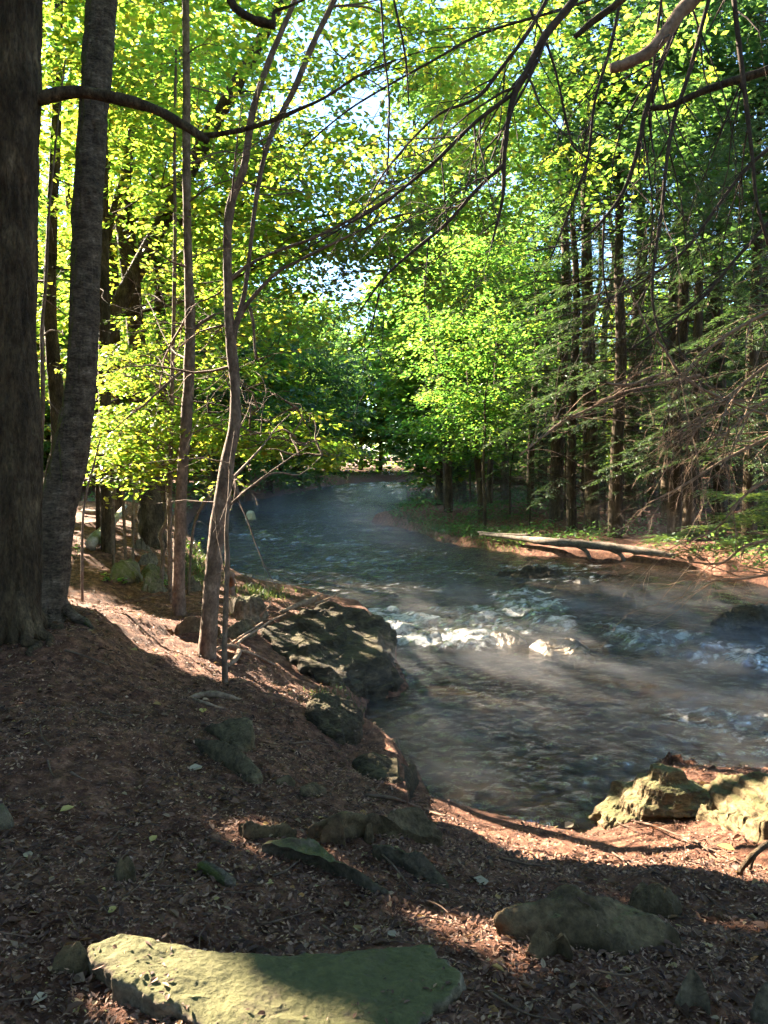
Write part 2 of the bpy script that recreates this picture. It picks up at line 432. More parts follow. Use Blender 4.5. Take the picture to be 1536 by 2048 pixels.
# look-up grid for placing things
_gx = np.arange(-14, 16, .06); _gy = np.arange(.2, 60, .06)
_GXX, _GYY = np.meshgrid(_gx, _gy, indexing='ij')
_GH = height(_GXX, _GYY)
def hz(x, y):
    x = np.asarray(x, float); y = np.asarray(y, float)
    fx = np.clip((x - _gx[0]) / .06, 0, len(_gx) - 1.001); fy = np.clip((y - _gy[0]) / .06, 0, len(_gy) - 1.001)
    i = fx.astype(int); j = fy.astype(int); u = fx - i; v = fy - j
    return _GH[i, j] * (1 - u) * (1 - v) + _GH[i + 1, j] * u * (1 - v) + _GH[i, j + 1] * (1 - u) * v + _GH[i + 1, j + 1] * u * v

_T = np.exp(np.linspace(math.log(1.2), math.log(70), 2600))
def GT(px, py, dz=0.0):              # the point of the ground (raised by dz) seen through a photo pixel
    r = ray(px, py); q = CAM + r * _T[:, None]
    g = np.maximum(hz(q[:, 0], q[:, 1]), 0) + dz
    k = np.argmax(q[:, 2] < g)
    return q[k] if q[k, 2] < g[k] else q[-1]

# polar sheet of ground round the camera out to the horizon
ang = np.concatenate([np.linspace(-180, -48, 50, endpoint=False), np.linspace(-48, 48, 640, endpoint=False), np.linspace(48, 180, 50, endpoint=False)])
rr = np.concatenate([np.linspace(.3, 1.3, 6, endpoint=False), np.exp(np.linspace(math.log(1.3), math.log(45), 620, endpoint=False)), np.exp(np.linspace(math.log(45), math.log(600), 60))])
A, R = np.meshgrid(np.radians(ang), rr, indexing='ij')
gx = R * np.sin(A); gy = R * np.cos(A); gz = height(gx, gy)
na, nr = A.shape
idx = np.arange(na * nr).reshape(na, nr); nxt = np.roll(idx, -1, 0)
q = np.stack([idx[:, :-1], idx[:, 1:], nxt[:, 1:], nxt[:, :-1]], -1).reshape(-1, 4)[:, ::-1]
mb = MB(); mb.add(np.stack([gx, gy, gz], -1).reshape(-1, 3), q)
c0 = mb.n; mb.add([[0, 0, 1.02]]); mb.t.append(np.stack([idx[:, 0], nxt[:, 0], np.full(na, c0)], -1))
ground = tag(mb.build("ground", M['ground']), kind='structure')

# water
m, nt, out = new_mat("river_water"); L = nt.links
at = nd(nt, "Attribute", _attribute_name="foam")
tc = nd(nt, "TexCoord"); mp = nd(nt, "Mapping"); mp.inputs["Scale"].default_value = (1.0, .75, 1)
L.new(tc.outputs["Object"], mp.inputs[0])
n1 = nd(nt, "TexNoise", Scale=6.5, Detail=6.0, Roughness=.62, Distortion=1.2); L.new(mp.outputs[0], n1.inputs["Vector"])
b1 = nd(nt, "Bump", Strength=1.0, Distance=.12); L.new(n1.outputs[0], b1.inputs["Height"])
gl = nd(nt, "BsdfGlossy", Roughness=.04); L.new(b1.outputs[0], gl.inputs["Normal"])
gl.inputs["Color"].default_value = (1, 1, 1, 1)
tr = nd(nt, "BsdfTransparent"); tr.inputs[0].default_value = (.34, .19, .085, 1)
df = nd(nt, "BsdfDiffuse"); df.inputs[0].default_value = (.022, .016, .010, 1); L.new(b1.outputs[0], df.inputs["Normal"])
body = nd(nt, "MixShader"); body.inputs[0].default_value = .5; L.new(tr.outputs[0], body.inputs[1]); L.new(df.outputs[0], body.inputs[2])
fr = nd(nt, "Fresnel", IOR=1.36); L.new(b1.outputs[0], fr.inputs["Normal"])
mx = nd(nt, "MixShader"); L.new(fr.outputs[0], mx.inputs[0]); L.new(body.outputs[0], mx.inputs[1]); L.new(gl.outputs[0], mx.inputs[2])
fo = nd(nt, "BsdfPrincipled", Roughness=.35); fo.inputs["Base Color"].default_value = (.66, .65, .62, 1)
n2 = nd(nt, "TexNoise", Scale=26.0, Detail=7.0, Roughness=.8); L.new(mp.outputs[0], n2.inputs["Vector"])
b2 = nd(nt, "Bump", Strength=1.0, Distance=.06); L.new(n2.outputs[0], b2.inputs["Height"]); L.new(b2.outputs[0], fo.inputs["Normal"])
ad = nd(nt, "Math", _operation='MULTIPLY_ADD'); L.new(n2.outputs[0], ad.inputs[0]); ad.inputs[1].default_value = 1.5; L.new(at.outputs["Fac"], ad.inputs[2])
mr = nd(nt, "MapRange"); mr.inputs[1].default_value = 1.0; mr.inputs[2].default_value = 1.95; L.new(ad.outputs[0], mr.inputs[0])
m2 = nd(nt, "MixShader"); L.new(mr.outputs[0], m2.inputs[0]); L.new(mx.outputs[0], m2.inputs[1]); L.new(fo.outputs[0], m2.inputs[2])
L.new(m2.outputs[0], out.inputs[0]); M['water'] = m

ang = np.linspace(-62, 80, 760)
rw = np.exp(np.linspace(math.log(4.2), math.log(140), 760))
A, R = np.meshgrid(np.radians(ang), rw, indexing='ij')
x = R * np.sin(A); y = R * np.cos(A)
dsh = poly_dist(x, y, WATER); ins = in_poly(x, y, WATER)
keep = ins | (dsh < .35)
# flow coordinates: down the photo river, then off to the right
fl = np.stack([np.clip((14 - y) / 10, 0, 1) * .9 + .08, -np.ones_like(x) * np.clip((y - 2) / 12, .35, 1)], -1)
fl = fl / np.linalg.norm(fl, axis=-1, keepdims=True)
u = x * .66 - y * .75; v = x * .75 + y * .66               # fixed frame turned along the rapids
FOAM = [  # outline in the photo, strength
    ([(715, 1215), (800, 1222), (960, 1248), (1010, 1275), (960, 1296), (850, 1290), (770, 1275), (735, 1240)], .74),
    ([(960, 1180), (1080, 1178), (1140, 1205), (1180, 1262), (1090, 1262), (1000, 1230)], .52),
    ([(850, 1215), (980, 1210), (1080, 1262), (1010, 1276)], .5),
    ([(1180, 1240), (1330, 1255), (1536, 1290), (1600, 1345), (1400, 1322), (1210, 1292)], .50),
    ([(1300, 1395), (1540, 1420), (1600, 1500), (1480, 1480), (1330, 1430)], .34),
    ([(450, 1060), (560, 1010), (680, 985), (790, 990), (740, 1050), (900, 1100), (1000, 1150), (940, 1190), (700, 1200), (540, 1185), (450, 1150)], .17),  # foam flecks, spread wider as painted brightness for the dim upstream water
    ([(440, 1070), (560, 1066), (560, 1080), (440, 1084)], .42),
    ([(640, 968), (800, 962), (800, 975), (650, 985)], .30),
    ([(980, 1130), (1210, 1125), (1220, 1165), (1000, 1170)], .28)]
foam = np.zeros_like(x) - .02
for pl, s in FOAM:
    w = Gs(pl, 0.03)
    dd = poly_dist(x, y, w); ii = in_poly(x, y, w); sd = np.where(ii, dd, -dd)
    sc = np.clip(R / 14, .5, 4)
    foam = np.maximum(foam, s * sstep(-.25 * sc, .35 * sc, sd))
pf = np.stack([u * 2.2, v * .9, np.zeros_like(x)], -1)
wq = .5 * fbm(np.stack([u * 1.5, v * 1.0, x * 0], -1), 2, 19)
rid = 1 - np.abs(fbm(np.stack([u * 4.2 + wq, v * 1.6 + wq, x * 0], -1), 5, 21, .6)) * 1.5
tex = .5 * rid + .5 * (fbm(np.stack([u * 13, v * 6, x * 0], -1), 4, 31, .65) + .5)
general = .10 + .10 * fbm(np.stack([u * .4, v * .25, x * 0], -1), 2, 77)
fa = np.clip(np.maximum(foam, 0) * .78 + (tex - .52) * (.55 + foam * .7), 0, 1) * sstep(.02, .2, np.maximum(foam, general * .5))
rap = sstep(.16, .55, foam)
zz = .020 * fbm(pf * 1.6, 3, 41) + .008 * fbm(np.stack([x * 9, y * 9, x * 0], -1), 2, 43)
zz = zz + .006 * fbm(np.stack([x * 5 + 2 * fbm(pf, 2, 3), y * 5, x * 0], -1), 2, 47)
zz = zz * np.clip(12 / R, .3, 1) + .050 * sstep(11, 20, R) * fbm(np.stack([x * 1.1, y * 1.5, x * 0], -1), 4, 49, .6) + rap * (.085 * fbm(np.stack([u * 2.6, v * 1.4, x * 0], -1), 5, 51, .6) + .025)
# the white hump below a sunk stone
hx, hy = G(1095, 1213, .1)[:2]
zz = zz + .16 * np.exp(-((x - hx) ** 2 / .14 + (y - hy) ** 2 / .16)) * (1 + .4 * fbm(np.stack([x * 8, y * 8, x * 0], -1), 2, 61))
fa = np.maximum(fa, .9 * np.exp(-((x - hx) ** 2 / .12 + (y - hy) ** 2 / .12)) * (.6 + .6 * fbm(np.stack([x * 10, y * 10, x * 0], -1), 2, 63)))
# a small drop over the lip of the rapids: the upstream pool stands higher
lip = sstep(11.0, 14.5, y + .35 * x)
zz = zz + .05 * lip
zz = np.where(ins, zz, np.minimum(zz, .0))
idx = np.arange(A.size).reshape(A.shape)
kq = keep[:-1, :-1] & keep[1:, :-1] & keep[1:, 1:] & keep[:-1, 1:]
q = np.stack([idx[:-1, :-1], idx[1:, :-1], idx[1:, 1:], idx[:-1, 1:]], -1)[kq]
used = np.unique(q); remap = -np.ones(A.size, np.int64); remap[used] = np.arange(len(used))
V = np.stack([x, y, zz], -1).reshape(-1, 3)[used]
mb = MB(); mb.add(V, remap[q])
water = tag(mb.build("river_water", M['water']), kind='structure')
ca = water.data.attributes.new("foam", 'FLOAT', 'POINT')
ca.data.foreach_set('value', fa.reshape(-1)[used].astype(np.float32))

# ------------------------------------------------------------------ rocks
def rock(name, label, outline, mat, seed=0, bulge=.05, lump=.03, freq=3.0, ledge=0.0, tiltdir=(.4, .9), cat='rock', group=None, base=None, edge=.06, under=.0, deep=.45, strata=0, nth=300, nring=90):
    """outline: (px, py, height above the ground there).  A closed stone: rings from the middle of the top out to the rounded rim, then flanks sunk in the ground."""
    pts = np.array([GT(px, py, dz) if base is None else G(px, py, base + dz) for px, py, dz in outline])
    n = len(pts)
    ex = np.ptp(pts[:, 0]); ey = np.ptp(pts[:, 1]); y0 = pts[:, 1].min()
    if ey < deep * ex: pts[:, 1] = y0 + (pts[:, 1] - y0) * min(deep * ex / max(ey, .01), 8)
    # even resampling of the outline, slightly rounded, with wobble
    seg = np.linalg.norm(np.roll(pts, -1, 0)[:, :2] - pts[:, :2], axis=1); s = np.concatenate([[0], np.cumsum(seg)])
    loop = np.concatenate([pts, pts[:1]]); u = np.linspace(0, s[-1], nth, endpoint=False)
    D = np.stack([np.interp(u, s, loop[:, k]) for k in range(3)], -1)
    k = max(2, nth // (n * 4)); ker = np.ones(2 * k + 1) / (2 * k + 1)
    for ax in range(3): D[:, ax] = np.convolve(np.concatenate([D[-k:, ax], D[:, ax], D[:k, ax]]), ker, 'valid')
    size = max(np.ptp(pts[:, 0]), np.ptp(pts[:, 1])); ctr = D.mean(0)
    rad = D - ctr; rad[:, 2] = 0
    D[:, :2] += (rad[:, :2] * (.06 * fbm(D * 4 / size, 3, seed + 3) + .05 * fbm(D * 13 / size, 4, seed + 4, .6))[:, None])
    area2 = np.sum(D[:, 0] * np.roll(D[:, 1], -1) - np.roll(D[:, 0], -1) * D[:, 1])
    if area2 < 0: D = D[::-1].copy()
    rad = D - ctr; rad[:, 2] = 0
    tanv = np.roll(D, -2, 0) - np.roll(D, 2, 0); outn = unit(np.stack([tanv[:, 1], -tanv[:, 0], np.zeros(nth)], -1))
    def top_z(X, Y):
        num = 0; den = 0
        for p in D[::4]:
            w = 1 / ((X - p[0]) ** 2 + (Y - p[1]) ** 2 + (size * .05) ** 2) ** 1.5
            num = num + w * p[2]; den = den + w
        z = num / den
        pp = np.stack([X, Y, X * 0], -1) * freq / max(size, .25)
        z = z + lump * fbm(pp, 3, seed) + lump * .35 * fbm(pp * 3.6, 4, seed + 1) + lump * .22 * (1 - 2 * np.abs(fbm(pp * 3.2, 4, seed + 2, .6)))
        if ledge:
            td = unit(np.array(tiltdir)); sv = (X * td[0] + Y * td[1]) / max(size, .25) * 6 + 1.2 * fbm(pp * .7, 3, seed + 5)
            f = sv - np.floor(sv); z = z + ledge * (sstep(0, .12, f) - f) * (.6 + .6 * fbm(pp * .9, 2, seed + 8))
        return z
    t = 1 - (1 - np.linspace(0, 1, nring)) ** 1.25
    X = ctr[0] + rad[None, :, 0] * t[:, None]; Y = ctr[1] + rad[None, :, 1] * t[:, None]
    Z = top_z(X, Y) + bulge * (1 - t[:, None] ** 2)
    inset = np.linalg.norm(rad[:, :2], axis=1)[None, :] * (1 - t[:, None])
    if strata:
        pz = np.stack([X, Y, X * 0], -1); zz_ = (Z + strata * (.75 * fbm(pz * 1.7, 2, seed + 9) + .25 * fbm(pz * 5, 2, seed + 12))) / strata; fz = zz_ - np.floor(zz_)
        sw = .85 if strata < .12 else .65
        Z = (1 - sw) * Z + sw * strata * (np.floor(zz_) + .3 * fz + .7 * sstep(.6, 1, fz)) + .012 * fbm(pz * 8, 4, seed + 10)
    if base is None: Z = np.maximum(Z, hz(X, Y) + .035 * sstep(0, .06, inset))
    e = np.clip(1 - inset / edge, 0, 1)
    Z = Z - edge * .55 * (1 - np.sqrt(np.maximum(1 - e ** 2, 0)))
    V = [np.stack([X, Y, Z], -1)]
    rim = V[0][-1]; low = (np.maximum(hz(rim[:, 0], rim[:, 1]), -.35) if base is None else np.full(nth, base)) - .16
    low = np.minimum(low, rim[:, 2] - .05)
    nf = 16
    for k in range(1, nf + 1):
        f = k / nf; q = rim.copy(); q[:, 2] = rim[:, 2] * (1 - f) + low * f
        q += outn * (edge * .35 * math.sin(min(f * 2.2, 1.57)) - under * f + min(.05, size * .05) * fbm(np.stack([q[:, 0] * 5 / max(size, .4), q[:, 1] * 5 / max(size, .4), q[:, 2] * 9], -1), 4, seed + 6) * min(1, f * 3) + (.45 * strata * vnoise(np.stack([q[:, 0] * 1.5, q[:, 1] * 1.5, q[:, 2] * 2.2 / max(strata, .02)], -1), seed) if strata else 0))[:, None]
        V.append(q[None])
    V = np.concatenate(V); m = len(V)
    idx = np.arange(m * nth).reshape(m, nth); nx = np.roll(idx, -1, 1)
    q = np.stack([idx[:-1], idx[1:], nx[1:], nx[:-1]], -1).reshape(-1, 4)
    V = V.reshape(-1, 3); mb = MB(); mb.add(V, q)
    cb = mb.n; mb.add([[ctr[0], ctr[1], V[:, 2].min() - .02]]); mb.t.append(np.stack([idx[-1], np.full(nth, cb), nx[-1]], -1))
    org = np.array([ctr[0], ctr[1], V[:, 2].min()])
    o = mb.build(name, mat, offset=org); o.location = org
    return tag(o, label, cat, group)

rock("mossy_slab", "long flat mossy slab at the bottom of the photo, half in sunlight",
     [(150, 1892, .05), (205, 1874, .07), (330, 1872, .10), (400, 1893, .085), (560, 1907, .085), (760, 1906, .075), (860, 1900, .07), (915, 1935, .07), (900, 1985, .05), (800, 2060, .04), (640, 2120, .03),
      (430, 2055, .05), (330, 2005, .06), (255, 1970, .07), (170, 1920, .06)], M['rock_moss'], 11, bulge=.012, lump=.016, edge=.03, freq=4, under=.06, nth=600, nring=140)
rock("ledge_boulder", "broad dark mossy boulder sloping into the water beside the white riffle",
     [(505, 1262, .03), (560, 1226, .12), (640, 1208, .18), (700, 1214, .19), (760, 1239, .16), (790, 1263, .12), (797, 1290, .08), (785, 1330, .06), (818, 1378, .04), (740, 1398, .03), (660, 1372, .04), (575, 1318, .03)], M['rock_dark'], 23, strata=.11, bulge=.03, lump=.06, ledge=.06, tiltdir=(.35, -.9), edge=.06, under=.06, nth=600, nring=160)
rock("bank_boulder", "rounded tan boulder beside the foot of the forked tree",
     [(347, 1252, .10), (365, 1228, .22), (400, 1225, .22), (440, 1240, .18), (440, 1265, .03), (352, 1265, .02)], M['rock'], 5, bulge=.06, lump=.02, edge=.05)
rock("leaning_slab", "pale grey slab tilted against the dark ledge boulder behind the thin sapling",
     [(432, 1270, .02), (470, 1245, .15), (508, 1235, .17), (520, 1250, .10), (480, 1275, .02)], M['rock_grey'], 6, bulge=.02, lump=.02, edge=.04)
rock("embedded_rock", "angular lichen-spotted rock rising from the litter with a sheer right face",
     [(405, 1452, .03), (430, 1440, .10), (497, 1432, .16), (507, 1450, .16), (503, 1490, .04), (480, 1500, .03), (440, 1472, .03)], M['rock_grey'], 7, bulge=.01, lump=.015, edge=.03)
rock("embedded_rock", "long grey rock with a pointed lower end in front of the sheer-faced rock",
     [(385, 1475, .05), (410, 1467, .10), (460, 1485, .11), (490, 1510, .10), (535, 1558, .03), (500, 1562, .02), (440, 1520, .02)], M['rock_grey'], 8, bulge=.03, lump=.02, edge=.03)
rock("small_rock", "small grey stone right of the pointed lower end of the long rock",
     [(548, 1558, .03), (575, 1549, .05), (592, 1562, .03), (560, 1566, .01)], M['rock_grey'], 9, bulge=.02, lump=.01, edge=.02)
rock("small_rock", "flat brown stone in litter above the sunlit rock ridge",
     [(597, 1575, .03), (625, 1563, .05), (655, 1575, .04), (640, 1590, .01), (605, 1592, .01)], M['rock'], 10, bulge=.02, lump=.01, edge=.02)
rock("ridge_rock", "knobbly rock with a bright left rim at the left end of the rock cluster",
     [(473, 1655, .03), (495, 1630, .12), (512, 1632, .11), (545, 1645, .08), (600, 1655, .05), (590, 1668, .01), (500, 1672, .01)], M['rock_grey'], 12, bulge=.02, lump=.02, edge=.03)
rock("ridge_rock", "wide pale sunlit rock at the back of the rock cluster",
     [(612, 1650, .08), (660, 1630, .12), (740, 1630, .13), (830, 1625, .13), (870, 1650, .11), (893, 1690, .03), (840, 1690, .01), (740, 1668, .01), (640, 1665, .02)], M['rock'], 13, bulge=.03, lump=.02, edge=.04)
rock("ridge_rock", "dark mossy wedge of rock in front of the sunlit rock cluster",
     [(515, 1695, .02), (560, 1670, .09), (628, 1660, .14), (660, 1690, .10), (720, 1735, .08), (800, 1800, .02), (740, 1775, .02), (640, 1725, .02), (560, 1712, .01)], M['rock_moss'], 14, bulge=.04, lump=.02, edge=.04)
rock("ridge_rock", "green topped rock between the pale rock and the dark wedge",
     [(738, 1690, .05), (762, 1684, .10), (820, 1690, .12), (870, 1722, .10), (905, 1770, .02), (850, 1762, .01), (780, 1715, .02)], M['rock_moss'], 15, bulge=.03, lump=.02, edge=.03)
rock("small_rock", "small upright stone standing between the pale rock and the green topped rock",
     [(726, 1672, .02), (732, 1652, .09), (744, 1650, .09), (748, 1672, .02)], M['rock'], 16, bulge=.03, lump=.01, edge=.025)
rock("small_rock", "small brown stone leaning against the pale rock of the cluster",
     [(640, 1668, .05), (672, 1634, .13), (690, 1650, .11), (685, 1672, .02), (650, 1676, .02)], M['rock'], 17, bulge=.02, lump=.015, edge=.025)
rock("shore_rock", "large smooth brown rock in shade between the litter slope and the bank rocks",
     [(995, 1848, .06), (1015, 1826, .08), (1070, 1822, .10), (1110, 1803, .11), (1180, 1800, .12), (1270, 1815, .11), (1320, 1842, .08), (1358, 1880, .03), (1250, 1905, .02), (1120, 1880, .03), (1010, 1862, .03)], M['rock'], 18, bulge=.06, lump=.03, edge=.05)
rock("shore_rock", "low dark stone tucked in front of the large smooth brown rock",
     [(1050, 1905, .03), (1068, 1880, .07), (1110, 1868, .09), (1150, 1890, .07), (1140, 1912, .02), (1080, 1918, .01)], M['rock'], 19, bulge=.04, lump=.02, edge=.04)
rock("shore_rock", "rounded brown rock at the shadow edge behind the large smooth rock",
     [(1260, 1780, .08), (1300, 1765, .10), (1340, 1772, .10), (1365, 1800, .06), (1350, 1830, .02), (1280, 1825, .02)], M['rock'], 20, bulge=.05, lump=.02, edge=.05)
rock("small_rock", "mossy pointed stone near the lower right corner",
     [(1352, 2010, .03), (1372, 1972, .09), (1395, 1970, .09), (1425, 2000, .05), (1400, 2018, .01)], M['rock_moss'], 24, bulge=.04, lump=.015, edge=.03)
rock("small_rock", "rough mossy rock cut by the right edge at the bottom",
     [(1498, 2015, .04), (1520, 1985, .09), (1570, 1975, .1), (1580, 2030, .05), (1510, 2040, .01)], M['rock_moss'], 25, bulge=.04, lump=.02, edge=.03)
rock("small_rock", "blue-grey stone half sunk in litter above the left end of the mossy slab",
     [(226, 1745, .03), (238, 1722, .08), (262, 1718, .08), (272, 1740, .05), (258, 1758, .01), (232, 1760, .01)], M['rock_grey'], 26, bulge=.03, lump=.015, edge=.025)
rock("small_rock", "low stone at the left edge of the photo",
     [(-30, 1610, .06), (10, 1605, .07), (30, 1640, .03), (-20, 1655, .02)], M['rock_moss'], 27, bulge=.02, lump=.015, edge=.03)
rock("small_rock", "grey stone lying against the left end of the mossy slab",
     [(100, 1930, .03), (125, 1905, .07), (165, 1905, .06), (185, 1935, .03), (140, 1945, .01)], M['rock_grey'], 28, bulge=.03, lump=.015, edge=.03)
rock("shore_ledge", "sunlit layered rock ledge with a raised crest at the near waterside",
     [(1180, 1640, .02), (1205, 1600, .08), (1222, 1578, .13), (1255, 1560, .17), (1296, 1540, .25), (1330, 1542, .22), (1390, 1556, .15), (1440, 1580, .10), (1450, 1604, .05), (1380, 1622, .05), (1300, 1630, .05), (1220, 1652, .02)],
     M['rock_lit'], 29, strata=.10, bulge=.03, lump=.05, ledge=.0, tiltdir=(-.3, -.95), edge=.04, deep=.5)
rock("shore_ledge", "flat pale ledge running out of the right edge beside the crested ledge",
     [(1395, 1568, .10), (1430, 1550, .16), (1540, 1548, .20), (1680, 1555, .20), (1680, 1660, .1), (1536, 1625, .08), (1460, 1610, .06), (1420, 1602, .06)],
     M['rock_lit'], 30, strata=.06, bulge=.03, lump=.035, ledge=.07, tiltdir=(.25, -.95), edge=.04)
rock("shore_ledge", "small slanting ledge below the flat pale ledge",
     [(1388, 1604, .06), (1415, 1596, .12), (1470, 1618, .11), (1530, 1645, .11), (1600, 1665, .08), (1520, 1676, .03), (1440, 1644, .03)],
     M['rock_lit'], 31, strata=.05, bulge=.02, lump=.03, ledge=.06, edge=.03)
rock("stream_rock", "flat tan rock with sunlit grain standing out of the riffle",
     [(1055, 1288, .03), (1085, 1276, .10), (1150, 1276, .10), (1185, 1298, .05), (1150, 1310, .02), (1090, 1308, .02)], M['rock_wet'], 32, bulge=.03, lump=.03, ledge=.04, base=0.0, edge=.12)
rock("stream_rock", "low brown rock awash at the left of the flat tan rock",
     [(950, 1278, .02), (975, 1262, .08), (1030, 1264, .08), (1060, 1282, .04), (1000, 1290, .02)], M['rock_wet'], 33, bulge=.03, lump=.03, base=0.0, edge=.12)
rock("stream_rock", "small rounded dark rock alone in the bright shallow patch",
     [(1142, 1165, .05), (1155, 1155, .14), (1178, 1158, .13), (1185, 1168, .04), (1160, 1172, .02)], M['rock_wet'], 34, bulge=.06, lump=.02, base=0.0, edge=.12)
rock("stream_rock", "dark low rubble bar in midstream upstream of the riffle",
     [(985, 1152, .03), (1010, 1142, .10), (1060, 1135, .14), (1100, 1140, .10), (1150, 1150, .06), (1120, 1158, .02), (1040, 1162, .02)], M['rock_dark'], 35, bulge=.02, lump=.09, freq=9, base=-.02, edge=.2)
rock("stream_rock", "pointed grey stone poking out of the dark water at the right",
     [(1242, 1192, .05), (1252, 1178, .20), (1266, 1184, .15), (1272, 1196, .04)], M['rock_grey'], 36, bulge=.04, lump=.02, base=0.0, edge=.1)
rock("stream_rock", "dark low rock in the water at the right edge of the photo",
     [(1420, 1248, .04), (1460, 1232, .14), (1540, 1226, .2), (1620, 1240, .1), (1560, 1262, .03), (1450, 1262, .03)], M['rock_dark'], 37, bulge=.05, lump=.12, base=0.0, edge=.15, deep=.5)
rock("white_boulder", "round white boulder alone by the far left waterside",
     [(490, 1036, .1), (493, 1026, .42), (508, 1024, .45), (514, 1036, .1), (502, 1040, .06)], M['rock_white'], 38, bulge=.22, lump=.02, base=-.05, edge=.10, cat='boulder')
for k, (lab, ol) in enumerate([
    ("flat topped mossy rock behind the slender trees, leftmost of its heap", [(212, 1150, .05), (222, 1126, .18), (262, 1121, .2), (280, 1135, .16), (282, 1158, .05), (240, 1166, .02)]),
    ("slanted mossy rock on the right of the flat topped rock", [(278, 1140, .1), (296, 1124, .18), (330, 1140, .12), (340, 1158, .1), (300, 1158, .05)]),
    ("dark based mossy rock at the front of the heap behind the slender trees", [(282, 1168, .1), (292, 1150, .17), (315, 1150, .17), (330, 1172, .1), (305, 1184, .02)]),
    ("low mossy rock above the heap under the fallen birch log", [(272, 1118, .1), (290, 1106, .12), (315, 1110, .1), (318, 1126, .05), (290, 1130, .02)]),
    ("small pale mossy rock on the leafy rise above the heap", [(266, 1088, .08), (278, 1080, .16), (297, 1090, .12), (285, 1098, .02)]),
    ("green mossy rock at the waterside behind the forked tree", [(368, 1166, .1), (382, 1152, .24), (400, 1156, .2), (405, 1172, .05), (380, 1178, .02)]),
    ("stacked dark mossy ledge stone on the bank right of the short stump", [(455, 1206, .1), (475, 1190, .3), (520, 1188, .32), (540, 1205, .2), (525, 1232, .05), (470, 1236, .03)]),
    ]):
    rock("bank_rock", lab, ol, M['rock_moss'], 40 + k, bulge=.08, lump=.05, edge=.14, deep=.75, group="mossy rocks along the near left bank")
rock("bank_overhang", "dark earthy bank edge tufted with moss below the broad ledge boulder",
     [(610, 1400, .04), (660, 1386, .1), (705, 1400, .14), (728, 1420, .12), (722, 1458, .10), (715, 1478, .06), (650, 1460, .04), (615, 1430, .03)], M['rock_dark'], 50, bulge=.05, lump=.05, edge=.07, cat='bank edge')
rock("bank_overhang", "dark moss capped bank edge by the water above the sunlit shore strip",
     [(700, 1510, .05), (740, 1495, .13), (800, 1505, .13), (836, 1525, .10), (832, 1560, .06), (790, 1572, .03), (720, 1540, .03)], M['rock_dark'], 51, bulge=.05, lump=.04, edge=.07, cat='bank edge')
# ------------------------------------------------------------------ sun patches: leaves in their way are cut from the crowns
LITZ = [(np.array([GT(a_, b_, z) for a_, b_ in pl]), z) for pl, z in [
    ([(90, 1190), (240, 1200), (330, 1235), (400, 1275), (475, 1335), (440, 1355), (330, 1312), (200, 1240), (90, 1215)], 0.02),
    ([(755, 1583), (1000, 1625), (1165, 1640), (1215, 1570), (1300, 1505), (1536, 1510), (1720, 1540), (1760, 1920), (1536, 1850), (1360, 1800), (1240, 1764), (1010, 1706), (860, 1634)], 0.05),
    ([(140, 1885), (320, 1868), (450, 1895), (545, 1960), (640, 2000), (800, 2090), (560, 2120), (330, 2075), (200, 2005)], 0.10),
    ([(815, 1788), (900, 1828), (1010, 1868), (1010, 1905), (930, 1880), (820, 1815)], 0.02),
    ([(715, 1205), (960, 1250), (1190, 1275), (1190, 1325), (1000, 1300), (760, 1262)], 0.06),
    ([(880, 1290), (1100, 1325), (1540, 1395), (1760, 1440), (1760, 1545), (1500, 1500), (1300, 1435), (1050, 1362), (900, 1305)], 0.06),
    ([(815, 1445), (900, 1492), (1210, 1590), (1210, 1650), (1000, 1560), (830, 1482)], 0.06),
    ([(595, 1632), (760, 1625), (780, 1660), (640, 1672)], 0.10),
    ([(468, 1625), (600, 1640), (590, 1660), (470, 1655)], 0.09),
    ([(560, 1180), (700, 1195), (700, 1212), (560, 1205)], 0.30),
    ([(740, 930), (1010, 985), (990, 1050), (800, 1000)], 0.3),
    ([(440, 1040), (640, 1090), (600, 1170), (440, 1120)], 0.06)]]
LITB = [((-3.6, 8.4, 1.7), (.2, 11.5, 4.2)), ((2.9, 5.5, 1.5), (5.5, 9.0, 5.6)), ((.2, 14, 3.5), (4.5, 30, 9))]

def lit_path(p, level='full'):
    """true where a leaf would stand in one of the gaps the sun shines through"""
    k = np.zeros(len(p), bool)
    if level == 'none': return k
    z = np.full(len(p), .5); x = p[:, 0]; y = p[:, 1]
    for _ in range(5):
        t = (z - p[:, 2]) / LIGHT[2]; x = p[:, 0] + t * LIGHT[0]; y = p[:, 1] + t * LIGHT[1]
        z = .5 * z + .5 * (np.maximum(hz(x, y), 0) + .04)
    for i, (poly, _) in enumerate(LITZ):
        if level in ('strip', 'spray') and i not in (0, 1, 4, 5, 6): continue
        if level == 'bank' and i > 1: continue
        if i in (2, 3, 7, 8):                   # these lie on top of stones
            dz = .09; k |= (t > 0) & in_poly(x - LIGHT[0] / LIGHT[2] * -dz, y - LIGHT[1] / LIGHT[2] * -dz, poly)
        k |= (t > 0) & in_poly(x, y, poly)
    if level == 'shade':                     # these crowns are cut away so the low leaf sprays stay sunlit
        w = p[:, 0] * math.cos(SUN_AZ) - p[:, 1] * math.sin(SUN_AZ)
        l = p[:, 0] * math.sin(SUN_AZ) + p[:, 1] * math.cos(SUN_AZ)
        k |= (w > 4.1) & (p[:, 2] - (l - 9.3) * math.tan(SUN_EL) > 1.75)
    if level in ('full', 'strip', 'spray'):
        for lo, hi in (LITB if level == 'full' else [((3.1, 6.0, 2.1), (4.7, 7.2, 3.7))] + (LITB[:1] if level == 'spray' else [])):
            lo = np.array(lo); hi = np.array(hi)
            t0 = (lo - p) / LIGHT; t1 = (hi - p) / LIGHT
            a = np.minimum(t0, t1).max(1); b = np.maximum(t0, t1).min(1)
            k |= (a < b) & (a > .3)
    return k

